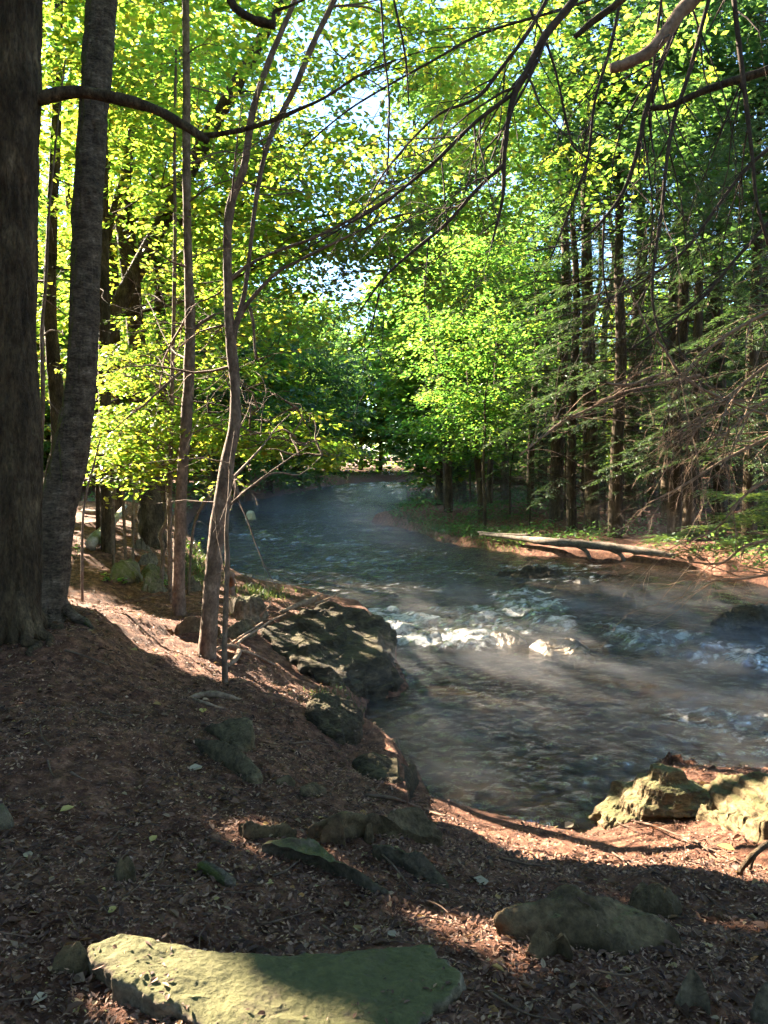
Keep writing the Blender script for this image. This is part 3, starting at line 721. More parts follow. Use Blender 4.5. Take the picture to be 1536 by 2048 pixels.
def lit_leaf(pos, ax, L, level='full'):
    a = unit(ax) * np.reshape(L, (-1, 1))
    return lit_path(pos, level) | lit_path(pos + a * .5, level) | lit_path(pos + a, level)

def grow(mb, rng, C, tps, trs, rmax=.05, rmin=.005, bias=.35, low=.3):
    """boughs: every clump hangs on the nearest part of the trunk or of an earlier clump, thicker the more it carries"""
    if not len(C): return
    dt = np.linalg.norm(C[:, None, :2] - tps[None, ::3, :2], axis=2).min(1)
    order = np.argsort(dt); nodes = []; cost = []; par = {}; 
    nod = [*tps]; cst = [0.0] * len(tps); nn = len(tps)
    where = {}
    for i in order:
        A = np.array(nod); D = np.linalg.norm(A - C[i], axis=1)
        up_ = np.maximum(A[:, 2] - C[i][2] + low * D, 0)              # boughs rise outward
        k = int(np.argmin(D + bias * np.array(cst) + up_ * 1.2))
        par[i] = k; where[len(nod)] = i; cst.append(cst[k] + D[k]); nod.append(C[i])
    load = {i: 1 for i in order}
    for i in order[::-1]:
        if par[i] >= nn: load[where[par[i]]] += load[i]
    for i in order:
        k = par[i]; r1 = min(rmax, rmin * load[i] ** .5)
        r0 = min(trs[k] * .5, r1 * 1.3) if k < nn else min(rmax, rmin * load[where[k]] ** .5) * .8
        limb(mb, rng, nod[k], C[i], max(r0, rmin * .8), sag=.04, seg=5, n=4, wig=.045)

def in_frame(p, margin=0):
    r = p - CAM
    d = r @ CF
    px = 768 + (r @ CR) / np.maximum(d, .1) * F_PX; py = 1024 - (r @ CU) / np.maximum(d, .1) * F_PX
    return (d > .1) & (px > -margin) & (px < 1536 + margin) & (py > -margin) & (py < 2048 + margin)

def px_line(pts, depth):
    """photo trace (px, py, width[, extra depth]) -> points and radii in the place"""
    a = np.array([(t + (0,))[:4] for t in pts], float)
    d = depth + a[:, 3]
    return P(a[:, 0], a[:, 1], d), a[:, 2] / F_PX * d * .5

def flare(mb, base, r, rng, n=6, length=.5, mult=.45):
    """root buttresses running out from the foot of a trunk"""
    for k in range(n):
        a = 2 * np.pi * (k + rng.uniform(-.3, .3)) / n
        L = r + length * rng.uniform(.6, 1.2); pts = []; rad = []
        for t in np.linspace(0, 1, 7):
            d = r * .45 + (L - r * .45) * t; aa = a + .35 * t * rng.uniform(-1, 1)
            X = base[0] + d * np.cos(aa); Y = base[1] + d * np.sin(aa)
            g = float(hz(X, Y))
            zt = base[2] + .45 * (r / .2) * (1 - t) ** 3.2
            pts.append((X, Y, max(g - .02 - .05 * t, g * t + zt * (1 - t)) if t < 1 else g - .06)); rad.append(r * mult * (1 - t) ** .8 + .012)
        mb.tube(pts, rad, 8, .25, 3, int(rng.integers(1e6)), freq=(9, 9, 9))

def twig_tree(mb, rng, p, d, L, r, level, droop=.15, nseg=5, kids=5, spread=.9, seg=4):
    """recursive bare twigs"""
    pts = [p]; dirs = [d]
    for i in range(nseg):
        d = unit(d + rng.normal(0, .13, 3) + np.array([0, 0, -droop / nseg]))
        pts.append(pts[-1] + d * L / nseg); dirs.append(d)
    rad = np.linspace(r, r * .35, nseg + 1)
    mb.tube(pts, rad, seg, cap=False)
    if level <= 0: return
    for k in range(kids):
        i = int(rng.integers(1, nseg + 1))
        side = unit(np.cross(dirs[i], rng.normal(0, 1, 3)))
        twig_tree(mb, rng, pts[i], unit(dirs[i] + side * spread * rng.uniform(.5, 1.1)), L * rng.uniform(.3, .6), max(rad[i] * .55, .0016), level - 1, droop, max(3, nseg - 1), max(2, kids - 1), spread, 3)

def limb(mb, rng, a, b, r, sag=.08, seg=5, n=5, wig=.05):
    a = np.asarray(a, float); b = np.asarray(b, float); D = np.linalg.norm(b - a)
    t = np.linspace(0, 1, n)[:, None]
    p = a + (b - a) * t + np.array([0, 0, 1]) * (np.sin(np.pi * t) * sag * D)
    p[1:-1] += rng.normal(0, wig * D, (n - 2, 3))
    mb.tube(p, np.linspace(r, max(r * .2, .004), n), seg, cap=False, fine=3)

def broadleaf(name, label, group, base, trunk, crown, mat, seed, bark='bark', leaf=.10, n_clumps=60, n_leaves=120, clump_r=(.6, 1.1), detail=False, cull=True, boxes=None, cat='tree', twigs=True, flat=.14, trad=None, seg=10,
              limbs_r=.035, roots=0, tilt=.45, clumps=None):
    """trunk: (points, radii) in the place; crown: list of (centre, semi-axes, share)"""
    rng = np.random.default_rng(seed)
    root = empty(name, base, label, cat, group)
    b = np.asarray(base, float)
    tm = MB(); tp, tr = trunk
    tm.tube(tp, tr, seg, .12, 6, seed)
    if roots: flare(tm, b, roots, rng)
    cs = []
    for c, ax, share in crown:
        k = int(n_clumps * share); d = unit(rng.normal(0, 1, (k, 3))) * (rng.uniform(.15, 1, (k, 1)) ** .45)
        cs.append(np.array(c) + d * np.array(ax))
    if clumps is not None: cs.append(np.asarray(clumps, float))
    C = np.concatenate(cs) if cs else np.zeros((0, 3))
    tps, trs = smooth_line(tp, tr, 6)
    lm = tm
    R = rng.uniform(*clump_r, len(C)) if len(C) else np.zeros(0)
    od = []
    for c in C:
        pass
    if twigs: grow(lm, rng, C, tps, trs, limbs_r * 1.6)
    pos, ax, nr = spray_leaves(rng, C, R, n_leaves, None, flat, tilt) if len(C) else (np.zeros((0, 3)),) * 3
    if cull and len(pos):
        k = ~lit_leaf(pos, ax, leaf, cull if isinstance(cull, str) else 'full'); pos, ax, nr = pos[k], ax[k], nr[k]
    cm = MB(); n = len(pos)
    s = rng.uniform(.7, 1.25, n) * leaf
    leaves_mesh(cm, pos, ax, nr, s, s * rng.uniform(.5, .68, n), detail)
    tm.build("trunk", M[bark], root, offset=b)
    if n: cm.build("crown", M[mat], root, smooth=False, offset=b)
    return root

def up(base, r, H, lean=(0, 0), n=6, seed=0):
    rng = np.random.default_rng(seed)
    t = np.linspace(0, 1, n)
    p = np.stack([base[0] + lean[0] * t ** 1.3 * H + rng.normal(0, .012 * H, n) * t, base[1] + lean[1] * t ** 1.3 * H + rng.normal(0, .012 * H, n) * t, base[2] - .15 + (H + .15) * t], -1)
    return p, r * (1.12 - t * .9)

# ------------------------------------------------------------------ the two big trunks at the left
rng = np.random.default_rng(3)
def big_trunk(name, label, trace, depth, bark, seed, top, crown, rootr):
    pts, rad = px_line(trace, depth)
    base = pts[0].copy(); base[2] = float(hz(base[0], base[1]))
    pts[0, 2] = base[2] - .25
    pts = np.concatenate([pts, np.array(top)[:, :3]]); rad = np.concatenate([rad, np.array(top)[:, 3]])
    root = empty(name, base, label, 'tree')
    tm = MB(); tm.tube(pts, rad, 110, .10, 60, ridge=.009, seed=seed, freq=(7, 7, 2.2)); flare(tm, base, rootr, np.random.default_rng(seed), 6, .32, .33)
    return root, tm, base, pts, rad

t1, tm, b1, p1, r1 = big_trunk('big_tree', "thick dark trunk cut by the left edge with a long bent side limb",
    [(38, 1310, 100), (37, 1240, 90), (38, 1130, 86), (40, 1000, 84), (38, 860, 80), (34, 700, 74), (34, 560, 74), (36, 400, 70), (42, 200, 72), (44, 30, 76), (48, -200, 72)], 6.15, 'bark', 3,
    [(-2.9, 6.3, 8.5, .13), (-3.0, 6.6, 11, .09), (-3.1, 6.8, 14, .04)], None, .17)
lp, lr = px_line([(52, 205, 28), (110, 190, 26), (160, 184, 24), (225, 195, 23), (300, 215, 20), (360, 246, 19), (398, 270, 17), (416, 283, 13)], 6.15)
tm.tube(lp, lr, 14, .10, 8, 7)
lp, lr = px_line([(400, 272, 13), (440, 268, 11), (490, 258, 10), (540, 243, 9), (590, 222, 8), (650, 195, 6), (720, 150, 5), (790, 120, 3)], 6.15)
tm.tube(lp, lr, 8, .08, 5, 8)
lb = tm
for i in range(8, len(lp) - 1): pass
for k in range(10):
    i = int(rng.integers(1, len(lp) - 1)); twig_tree(lb, rng, lp[i], unit(rng.normal(0, .6, 3) + np.array([.7, 0, .1])), rng.uniform(.4, .9), .006, 1, .2)
tm1 = tm

t2, tm, b2, p2, r2 = big_trunk('leaning_tree', "curved grey-brown trunk with a mossy left side, second from the left edge",
    [(90, 1262, 78), (92, 1215, 70), (98, 1150, 72), (108, 1050, 70), (135, 930, 68), (158, 800, 58), (166, 700, 54), (169, 600, 54), (175, 420, 56), (188, 220, 54), (203, 20, 56), (215, -200, 52)], 7.3, 'bark_moss', 5,
    [(-2.3, 7.5, 9, .14), (-2.1, 7.8, 12, .10), (-2, 8, 15, .04)], None, .17)
tm2 = tm
# crowns of the two, high overhead and off to the left
def add_crown(root, base, crown, mat, seed, n_clumps, n_leaves, leaf, clump_r=(.8, 1.4), trunk=None, tmesh=None, bark='bark'):
    rng = np.random.default_rng(seed); cs = []
    for c, ax, share in crown:
        k = int(n_clumps * share); d = unit(rng.normal(0, 1, (k, 3))) * (rng.uniform(.1, 1, (k, 1)) ** .45); cs.append(np.array(c) + d * np.array(ax))
    C = np.concatenate(cs); R = rng.uniform(*clump_r, len(C))
    pos, ax, nr = spray_leaves(rng, C, R, n_leaves)
    k = ~lit_leaf(pos, ax, leaf); pos, ax, nr = pos[k], ax[k], nr[k]; s = rng.uniform(.7, 1.25, len(pos)) * leaf
    cm = MB(); leaves_mesh(cm, pos, ax, nr, s, s * .6, False); cm.build("crown", M[mat], root, smooth=False, offset=base)
    if trunk is not None:
        lm = tmesh
        tp_, tr_ = smooth_line(trunk, np.full(len(trunk), .2), 8); grow(lm, rng, C, tp_[tp_[:, 2] > 4], tr_[tp_[:, 2] > 4], .09)
        lm.build("trunk", M[bark], root, offset=base)
add_crown(t1, b1, [((-4.0, 6.0, 11), (3.6, 3.4, 3.2), 1)], 'leaf_mid', 51, 70, 110, .15, trunk=p1, tmesh=tm1)
add_crown(t2, b2, [((-1.8, 9.0, 11.5), (3.2, 3.4, 3.2), 1)], 'leaf_mid', 52, 60, 110, .13, trunk=p2, tmesh=tm2, bark='bark_moss')

# ------------------------------------------------------------------ the slender trees on the bank
def traced_tree(name, label, traces, depth, bark, seed, foot=.6, cat='tree', seg=14, crowns=None, mat='leaf_sun', n_leaves=130, leaf=.085, clump_r=(.35, .6), twign=0, group=None, rough=.10, extra=None):
    rng = np.random.default_rng(seed)
    tm = MB(); base = None; allp = []
    for k, tr in enumerate(traces):
        pts, rad = px_line(tr, depth)
        if k == 0:
            base = pts[0].copy(); base[2] = float(hz(base[0], base[1])); pts[0, 2] = min(pts[0, 2], base[2]) - .08
        tm.tube(pts, rad, seg if k == 0 else 8, rough, 8, seed + k, freq=(9, 9, 4)); allp.append(smooth_line(pts, rad, 8))
    root = empty(name, base, label, cat, group)
    lm = tm
    if twign:
        for k in range(twign):
            pp, r_ = allp[int(rng.integers(0, len(allp)))]; i = int(rng.integers(len(pp) // 3, len(pp)))
            twig_tree(lm, rng, pp[i], unit(rng.normal(0, 1, 3) * np.array([1, .8, .5])), rng.uniform(.5, 1.3), max(.004, r_[i] * .3), 1, .1)
    cm = MB()
    for (cl, R) in (crowns or []):
        C = np.asarray(cl, float)
        ap = np.concatenate([a for a, _ in allp]); ar = np.concatenate([r for _, r in allp])
        grow(lm, rng, C, ap[len(ap) // 6:], ar[len(ap) // 6:], .018, .0042)
        pos, ax, nr = spray_leaves(rng, C, rng.uniform(*R, len(C)), n_leaves, flat=.10, tilt=.38, twigs=8)
        kk = ~lit_leaf(pos, ax, leaf, 'bank') & (~lit_leaf(pos, ax, leaf, 'strip') | (rng.uniform(0, 1, len(pos)) < .72)); pos, ax, nr = pos[kk], ax[kk], nr[kk]
        s = rng.uniform(.65, 1.2, len(pos)) * leaf
        leaves_mesh(cm, pos, ax, nr, s, s * rng.uniform(.5, .66, len(pos)), True)
    tm.build("trunk", M[bark], root, offset=base)
    if lm is not tm: lm.build("branches", M['twig'], root, offset=base)
    if cm.n: cm.build("crown", M[mat], root, smooth=False, offset=base)
    return root

def scatter_px(rng, n, x0, x1, y0, y1, d0, d1, poly=None):
    out = []
    while len(out) < n:
        a, b = rng.uniform(x0, x1), rng.uniform(y0, y1)
        if poly is not None and not in_poly(np.array([a]), np.array([b]), np.array(poly))[0]: continue
        out.append(P(a, b, rng.uniform(d0, d1)))
    return np.array(out)
r_ = np.random.default_rng(71)
LOWPOLY = [(190, 690), (330, 660), (480, 690), (600, 800), (690, 880), (700, 925), (600, 900), (540, 915), (470, 900), (400, 860), (350, 960), (200, 960), (180, 900), (195, 800)]
low1 = scatter_px(r_, 112, 180, 700, 660, 980, 9.2, 11.2, LOWPOLY)
traced_tree('slender_tree', "tallest straight slender tree, left of the forked one on the bank",
    [[(357, 1236, 32), (358, 1190, 26), (358, 1120, 24), (364, 960, 22), (374, 830, 22), (379, 720, 22), (380, 620, 20), (375, 480, 17), (373, 330, 16), (373, 150, 15), (371, 0, 14), (370, -150, 12), (365, -400, 8)],
     [(381, 665, 8), (400, 648, 7), (430, 628, 5)]], 9.4, 'bark_thin', 81,
    crowns=[(low1[:52], (.35, .7)), (scatter_px(r_, 30, 200, 620, 200, 640, 9.5, 13.5), (.5, .9)), (scatter_px(r_, 22, 220, 900, -250, 230, 9.5, 14), (.5, .9))], n_leaves=150, twign=14)
traced_tree('slender_tree', "thin straight stem just left of the tallest slender tree",
    [[(341, 1165, 10), (339, 1080, 9), (341, 930, 9), (344, 780, 8), (348, 620, 8), (350, 450, 7), (349, 300, 6), (352, 100, 5)]], 10.2, 'bark_thin', 82,
    crowns=[(scatter_px(r_, 16, 180, 400, 560, 760, 10, 12.5), (.4, .8)), (low1[52:76], (.35, .65))], n_leaves=130, twign=5)
traced_tree('crooked_sapling', "short crooked S-shaped sapling beside the two straight stems",
    [[(320, 1138, 9), (326, 1100, 9), (321, 1070, 9), (334, 1040, 8), (336, 1000, 7), (332, 950, 6), (330, 900, 4)]], 10.9, 'bark_thin', 83, crowns=[(low1[76:86], (.3, .55))], n_leaves=110)
forkt = [[(413, 1308, 38), (416, 1270, 34), (425, 1150, 32), (435, 1060, 31), (447, 980, 30), (455, 925, 28), (468, 860, 23), (471, 780, 21), (463, 700, 22), (456, 600, 18), (455, 480, 17), (464, 400, 18), (488, 335, 16), (504, 230, 14), (535, 130, 12), (590, 0, 10), (640, -120, 8)],
         [(463, 695, 14), (472, 650, 12), (489, 585, 9), (500, 500, 9), (512, 400, 9), (527, 320, 10), (545, 265, 11), (590, 175, 12), (625, 90, 12), (668, 0, 12), (720, -120, 8)],
         [(456, 562, 9), (478, 545, 8), (500, 528, 7), (560, 500, 6), (640, 470, 6), (768, 402, 5), (868, 330, 4)],
         [(466, 668, 12), (480, 632, 12), (497, 605, 9), (550, 548, 7), (600, 520, 6), (660, 490, 6), (768, 440, 4), (850, 420, 3)],
         [(500, 615, 7), (507, 650, 6), (509, 690, 5), (512, 720, 3)],
         [(455, 985, 16), (462, 960, 12), (474, 990, 12), (468, 1000, 9)]]
traced_tree('forked_tree', "leaning tree that forks into two stems, nearest the water",
    forkt, 7.5, 'bark_thin', 84, crowns=[(scatter_px(r_, 26, 560, 1100, -260, 210, 7.5, 11), (.4, .8)), (scatter_px(r_, 12, 500, 900, 260, 480, 7.8, 11), (.3, .6)), (low1[86:], (.3, .55)), (scatter_px(r_, 44, 430, 720, 690, 940, 8.3, 10.2, [(430, 700), (560, 760), (640, 830), (720, 915), (690, 940), (560, 905), (440, 905)]), (.3, .55))], n_leaves=130, twign=22, rough=.13)
traced_tree('thin_sapling', "pale thin sapling standing in front of the forked tree's foot",
    [[(450, 1352, 13), (449, 1290, 11), (452, 1200, 11), (455, 1120, 10), (453, 1060, 8), (459, 980, 6), (462, 920, 5), (470, 860, 3)], [(459, 1010, 4), (500, 975, 4), (560, 930, 3), (620, 890, 2)], [(452, 1148, 4), (446, 1130, 3)]], 6.75, 'bark_thin', 85,
    crowns=[(P(np.array([560, 640, 520]), np.array([905, 880, 985]), np.array([7, 7.2, 6.8])), (.22, .35))], n_leaves=40, leaf=.07, twign=3)
traced_tree('thin_sapling', "reddish thin stem growing between the two big trunks at the left",
    [[(66, 1150, 11), (70, 1020, 11), (80, 900, 12), (86, 790, 9), (84, 660, 8), (92, 560, 6), (97, 440, 5), (110, 300, 4), (130, 120, 3)]], 8.6, 'bark_thin', 86, crowns=[(scatter_px(r_, 9, 70, 150, 180, 700, 8.8, 10), (.25, .5))], n_leaves=60, twign=4)
for k, (tr, d, lab) in enumerate([
    ([(162, 1130, 6), (165, 1060, 5), (172, 990, 5), (185, 940, 4), (200, 880, 3)], 8.6, "knee-high thin sapling right of the curved mossy trunk"),
    ([(225, 1065, 6), (226, 1020, 6), (230, 975, 5), (236, 900, 3)], 12.5, "thin sapling stem crossing the fallen birch log"),
    ([(252, 1078, 6), (247, 1020, 6), (246, 960, 5), (248, 880, 3)], 12.0, "thin sapling stem right of the fallen birch log, the first of two"),
    ([(264, 1078, 6), (266, 1030, 6), (270, 960, 5), (268, 890, 3)], 12.0, "thin sapling stem nearer the broad far trunk, right of its twin"),
    ([(374, 1125, 5), (385, 1070, 5), (400, 1020, 5), (420, 990, 4), (440, 965, 3)], 11.0, "slanting thin stem leaning right over the water behind the slender trees")]):
    traced_tree('thin_sapling', lab, [tr], d, 'bark_thin', 90 + k, crowns=[(P(np.array([tr[-1][0], tr[-2][0] + 12]), np.array([tr[-1][1], tr[-2][1] - 10]), np.array([d, d + .3])), (.3, .5))], n_leaves=45, twign=1)

# trunks further back on the left bank
traced_tree('old_trunk', "dark straight trunk half hidden behind the curved mossy trunk",
    [[(122, 940, 34), (116, 830, 30), (106, 720, 27), (100, 600, 24), (104, 450, 22), (112, 250, 20), (118, 0, 16)]], 13.5, 'bark', 101, crowns=[(scatter_px(r_, 20, 60, 260, 100, 640, 13, 17), (.7, 1.2))], n_leaves=130, leaf=.11, twign=4)
traced_tree('old_trunk', "broad shaggy trunk behind the bright leaves near the fallen birch log",
    [[(305, 1055, 60), (300, 1020, 48), (296, 960, 42), (290, 900, 40), (282, 800, 36), (270, 650, 34), (256, 500, 38), (248, 420, 34), (252, 350, 22), (262, 280, 17), (272, 220, 12)],
     [(255, 330, 12), (282, 258, 10), (310, 235, 6)], [(262, 510, 8), (290, 480, 8), (330, 450, 6)], [(236, 460, 10), (265, 442, 8), (300, 438, 7), (345, 440, 5)]], 15.5, 'bark', 102, crowns=[(scatter_px(r_, 22, 180, 420, -50, 420, 15, 19), (.8, 1.3)), (scatter_px(r_, 14, 180, 480, 600, 900, 14.5, 18), (.7, 1.1))], n_leaves=150, leaf=.12, twign=5)
traced_tree('old_trunk', "slim leaning trunk between the curved mossy trunk and the shaggy one",
    [[(190, 720, 16), (198, 620, 15), (210, 520, 14), (222, 440, 13), (236, 385, 11), (262, 300, 8)]], 14.5, 'bark', 103, crowns=[(scatter_px(r_, 12, 150, 330, 150, 560, 14, 18), (.7, 1.1))], n_leaves=130, leaf=.12)
rg = np.random.default_rng(7)

# fallen log, stump, driftwood, roots
def px_obj(name, label, cat, traces, mat, seed, dz=.0, rough=.26, seg=10, group=None, depth=None):
    mb = MB(); first = None
    for k, tr in enumerate(traces):
        pts = []; rad = []
        for t in tr:
            h = t[3] if len(t) > 3 else dz
            p = GT(t[0], t[1], h) if depth is None else P(t[0], t[1], depth + h)
            pts.append(p); rad.append(t[2] / F_PX * ((p - CAM) @ CF) * .5)
        if first is None: first = np.array(pts[0])
        mb.tube(pts, rad, seg, rough, 5, seed + k, freq=(16, 16, 16))
    o = mb.build(name, mat, offset=first); o.location = first
    return tag(o, label, cat, group)
px_obj('fallen_log', "pale fallen birch log sloping down through the undergrowth on the left bank", 'log',
       [[(178, 1092, 24, .10), (192, 1078, 24, .18), (212, 1058, 22, .24), (228, 1040, 17, .28), (240, 1026, 12, .28), (250, 1012, 8, .28)]], M['birch'], 5)
px_obj('fallen_log', "grey weathered log lying low behind the fallen birch log", 'log', [[(165, 1022, 10, .1), (190, 1025, 11, .12), (215, 1021, 10, .14), (240, 1014, 8, .14)]], M['driftwood'], 6)
px_obj('stump', "short broken grey stump at the water's edge behind the thin sapling", 'stump', [[(462, 1196, 17, -.05), (462, 1182, 16, .08), (463, 1165, 15, .22), (462, 1150, 13, .34), (459, 1145, 8, .38)]], M['deadwood'], 7)
px_obj('driftwood', "reddish split driftwood lying across the top of the ledge boulder", 'driftwood', [[(560, 1224, 4, .26), (580, 1216, 9, .28), (600, 1208, 11, .29), (618, 1202, 12, .30), (630, 1195, 8, .31), (640, 1189, 3, .33)], [(600, 1206, 7, .30), (622, 1198, 6, .33), (636, 1190, 4, .34)], [(628, 1208, 3, .28), (650, 1200, 3, .3), (672, 1190, 2, .32)]], M['end_grain'], 8, rough=.5)
px_obj('driftwood', "pale bent root wood propped in the notch left of the ledge boulder", 'driftwood', [[(470, 1300, 6, .03), (480, 1282, 6, .06), (510, 1262, 5, .10), (545, 1240, 4, .16), (572, 1228, 3, .2)], [(455, 1292, 5, .03), (490, 1268, 5, .08), (525, 1245, 4, .14)], [(520, 1232, 3, .15), (540, 1208, 3, .3), (530, 1200, 2, .34)]], M['deadwood'], 9)
px_obj('surface_root', "thick pale-tipped root bulging out of the litter above the embedded rock", 'root', [[(370, 1400, 5, -.01), (395, 1392, 12, .03), (420, 1388, 16, .04), (450, 1392, 12, .03), (480, 1400, 6, .0)], [(385, 1398, 6, .0), (420, 1410, 8, .02), (455, 1420, 5, .0)]], M['deadwood'], 10)
px_obj('surface_root', "curled roots round the foot of the thin pale sapling", 'root', [[(430, 1300, 9, .02), (455, 1292, 10, .05), (478, 1300, 10, .06), (470, 1320, 10, .04), (452, 1335, 6, .0)], [(478, 1300, 6, .05), (510, 1310, 5, .03), (550, 1330, 4, .0)]], M['deadwood'], 11)
px_obj('fallen_log', "short mossy piece of branch wood lying on the litter above the long slab", 'log', [[(400, 1732, 12, .015), (407, 1735, 23, .02), (425, 1742, 26, .02), (448, 1757, 23, .015), (464, 1768, 21, .01), (470, 1771, 9, .01)]], M['bark_moss'], 12)
px_obj('fallen_log', "long pale log with gnarled roots lying along the opposite bank", 'log', [[(960, 1068, 5, .25), (1000, 1072, 7, .3), (1050, 1078, 12, .3), (1100, 1083, 16, .3), (1160, 1088, 17, .3), (1230, 1095, 17, .3), (1300, 1104, 15, .3), (1350, 1112, 10, .25)],
       [(1140, 1085, 9, .25), (1170, 1100, 8, .2), (1180, 1118, 7, .0)], [(1210, 1094, 9, .25), (1240, 1108, 8, .18), (1250, 1122, 6, .0)]], M['driftwood'], 13)
px_obj('fallen_log', "thin bleached stick resting on the rooty bank left of the long pale log", 'log', [[(955, 1064, 3, .32), (1000, 1068, 4, .34), (1060, 1070, 4, .36)]], M['driftwood'], 14)
px_obj('fallen_log', "dark fallen trunk lying level among the hemlocks behind the opposite bank", 'log', [[(960, 962, 14, .6), (1040, 964, 15, .6), (1130, 968, 14, .6), (1215, 975, 12, .6)]], M['bark_grey'], 15)
px_obj('surface_root', "dark gnarled root at the right edge above the sunlit litter", 'root', [[(1476, 1752, 10, .0), (1490, 1728, 12, .06), (1512, 1705, 12, .12), (1540, 1685, 12, .16), (1580, 1660, 12, .18)], [(1500, 1740, 6, .02), (1507, 1715, 8, .08), (1515, 1700, 7, .1)], [(1540, 1690, 8, .15), (1545, 1720, 7, .08), (1550, 1750, 6, .0)]], M['bark'], 16)

# ------------------------------------------------------------------ hemlocks on the opposite bank
def hemlock_mesh(seed, H, r, z0, spread, nb=90, lean=(0, 0), dead=18, needles=10, droop=.35):
    rng = np.random.default_rng(seed)
    tm = MB(); tp, tr = up((0, 0, 0), r, H, lean, 7, seed); tm.tube(tp, tr, 12, .12, 5, seed)
    tps, trs = smooth_line(tp, tr, 8)
    bm = tm; pos = []; ax = []; nr = []; LL = []
    for k in range(nb):
        z = z0 + (H - z0) * (k + rng.uniform()) / nb; t = (z - z0) / (H - z0)
        i = int(np.argmin(np.abs(tps[:, 2] - z))); a = rng.uniform(0, 2 * np.pi); L = spread * (1 - t) ** .8 * rng.uniform(.65, 1.1) + .3
        d = np.array([np.cos(a), np.sin(a), .12]); s = np.linspace(0, 1, 6)
        pts = tps[i] + d * (s * L)[:, None] + np.array([0, 0, -1]) * (droop * L * s ** 2)[:, None]
        bm.tube(pts, np.linspace(max(.012, r * .12), .004, 6), 4, cap=False)
        nt = int(9 + L * 5); ss = rng.uniform(.12, 1, nt) ** .75; side = rng.choice([-1, 1], nt)
        q = np.stack([np.interp(ss, s, pts[:, j]) for j in range(3)], -1)
        ta = a + side * rng.uniform(.6, 1.1, nt); tl = (.22 + .38 * (1 - ss)) * rng.uniform(.6, 1.2, nt) * min(1.3, .5 + L * .35)
        for m in range(needles):
            f = (m + .5) / needles; sd = 1 if m % 2 else -1
            pos.append(q + np.stack([np.cos(ta) * tl * f, np.sin(ta) * tl * f, -.35 * tl * f ** 2 + rng.normal(0, .02, nt)], -1))
            aa = ta + sd * rng.uniform(.35, .9, nt); ax.append(np.stack([np.cos(aa), np.sin(aa), rng.normal(-.3, .2, nt)], -1))
            nr.append(np.stack([rng.normal(0, .3, nt), rng.normal(0, .3, nt), np.ones(nt)], -1)); LL.append(rng.uniform(.09, .17, nt))
    for k in range(dead):
        z = rng.uniform(.12 * z0 + .4, z0 * 1.15); i = int(np.argmin(np.abs(tps[:, 2] - z))); a = rng.uniform(0, 2 * np.pi)
        twig_tree(bm, rng, tps[i], unit(np.array([np.cos(a), np.sin(a), rng.uniform(-.25, .15)])), rng.uniform(.5, 1.6), .011, 1, .25, 4, 4)
    cm = MB(); LL = np.concatenate(LL); leaves_mesh(cm, np.concatenate(pos), np.concatenate(ax), np.concatenate(nr), LL, LL * .24, False, .1, .03)
    return tm, bm, cm
def hemlock(name, label, group, base, seed, H, r, z0, spread, **kw):
    tm, bm, cm = hemlock_mesh(seed, H, r, z0, spread, **kw)
    root = empty(name, base, label, 'tree', group)
    tm.build("trunk", M['bark_grey'], root); cm.build("crown", M['needle'], root, smooth=False)
    return root
HG = "hemlocks standing on the opposite bank"
H1 = hemlock('hemlock_tree', None, HG, (0, 0, 0), 201, 17, .21, 2.4, 3.6, lean=(.03, 0), dead=46)
H2 = hemlock('hemlock_tree', None, HG, (0, 0, 0), 202, 15, .15, 1.8, 3.0, nb=76, lean=(-.05, .02), dead=36)
H3 = hemlock('hemlock_tree', None, HG, (0, 0, 0), 203, 19, .26, 3.4, 4.0, nb=92, lean=(.01, .03), dead=50)
def at_px(px, d):
    x, y = P(px, 1000, d)[:2]
    return np.array([x, y, float(hz(x, y)) - .05])
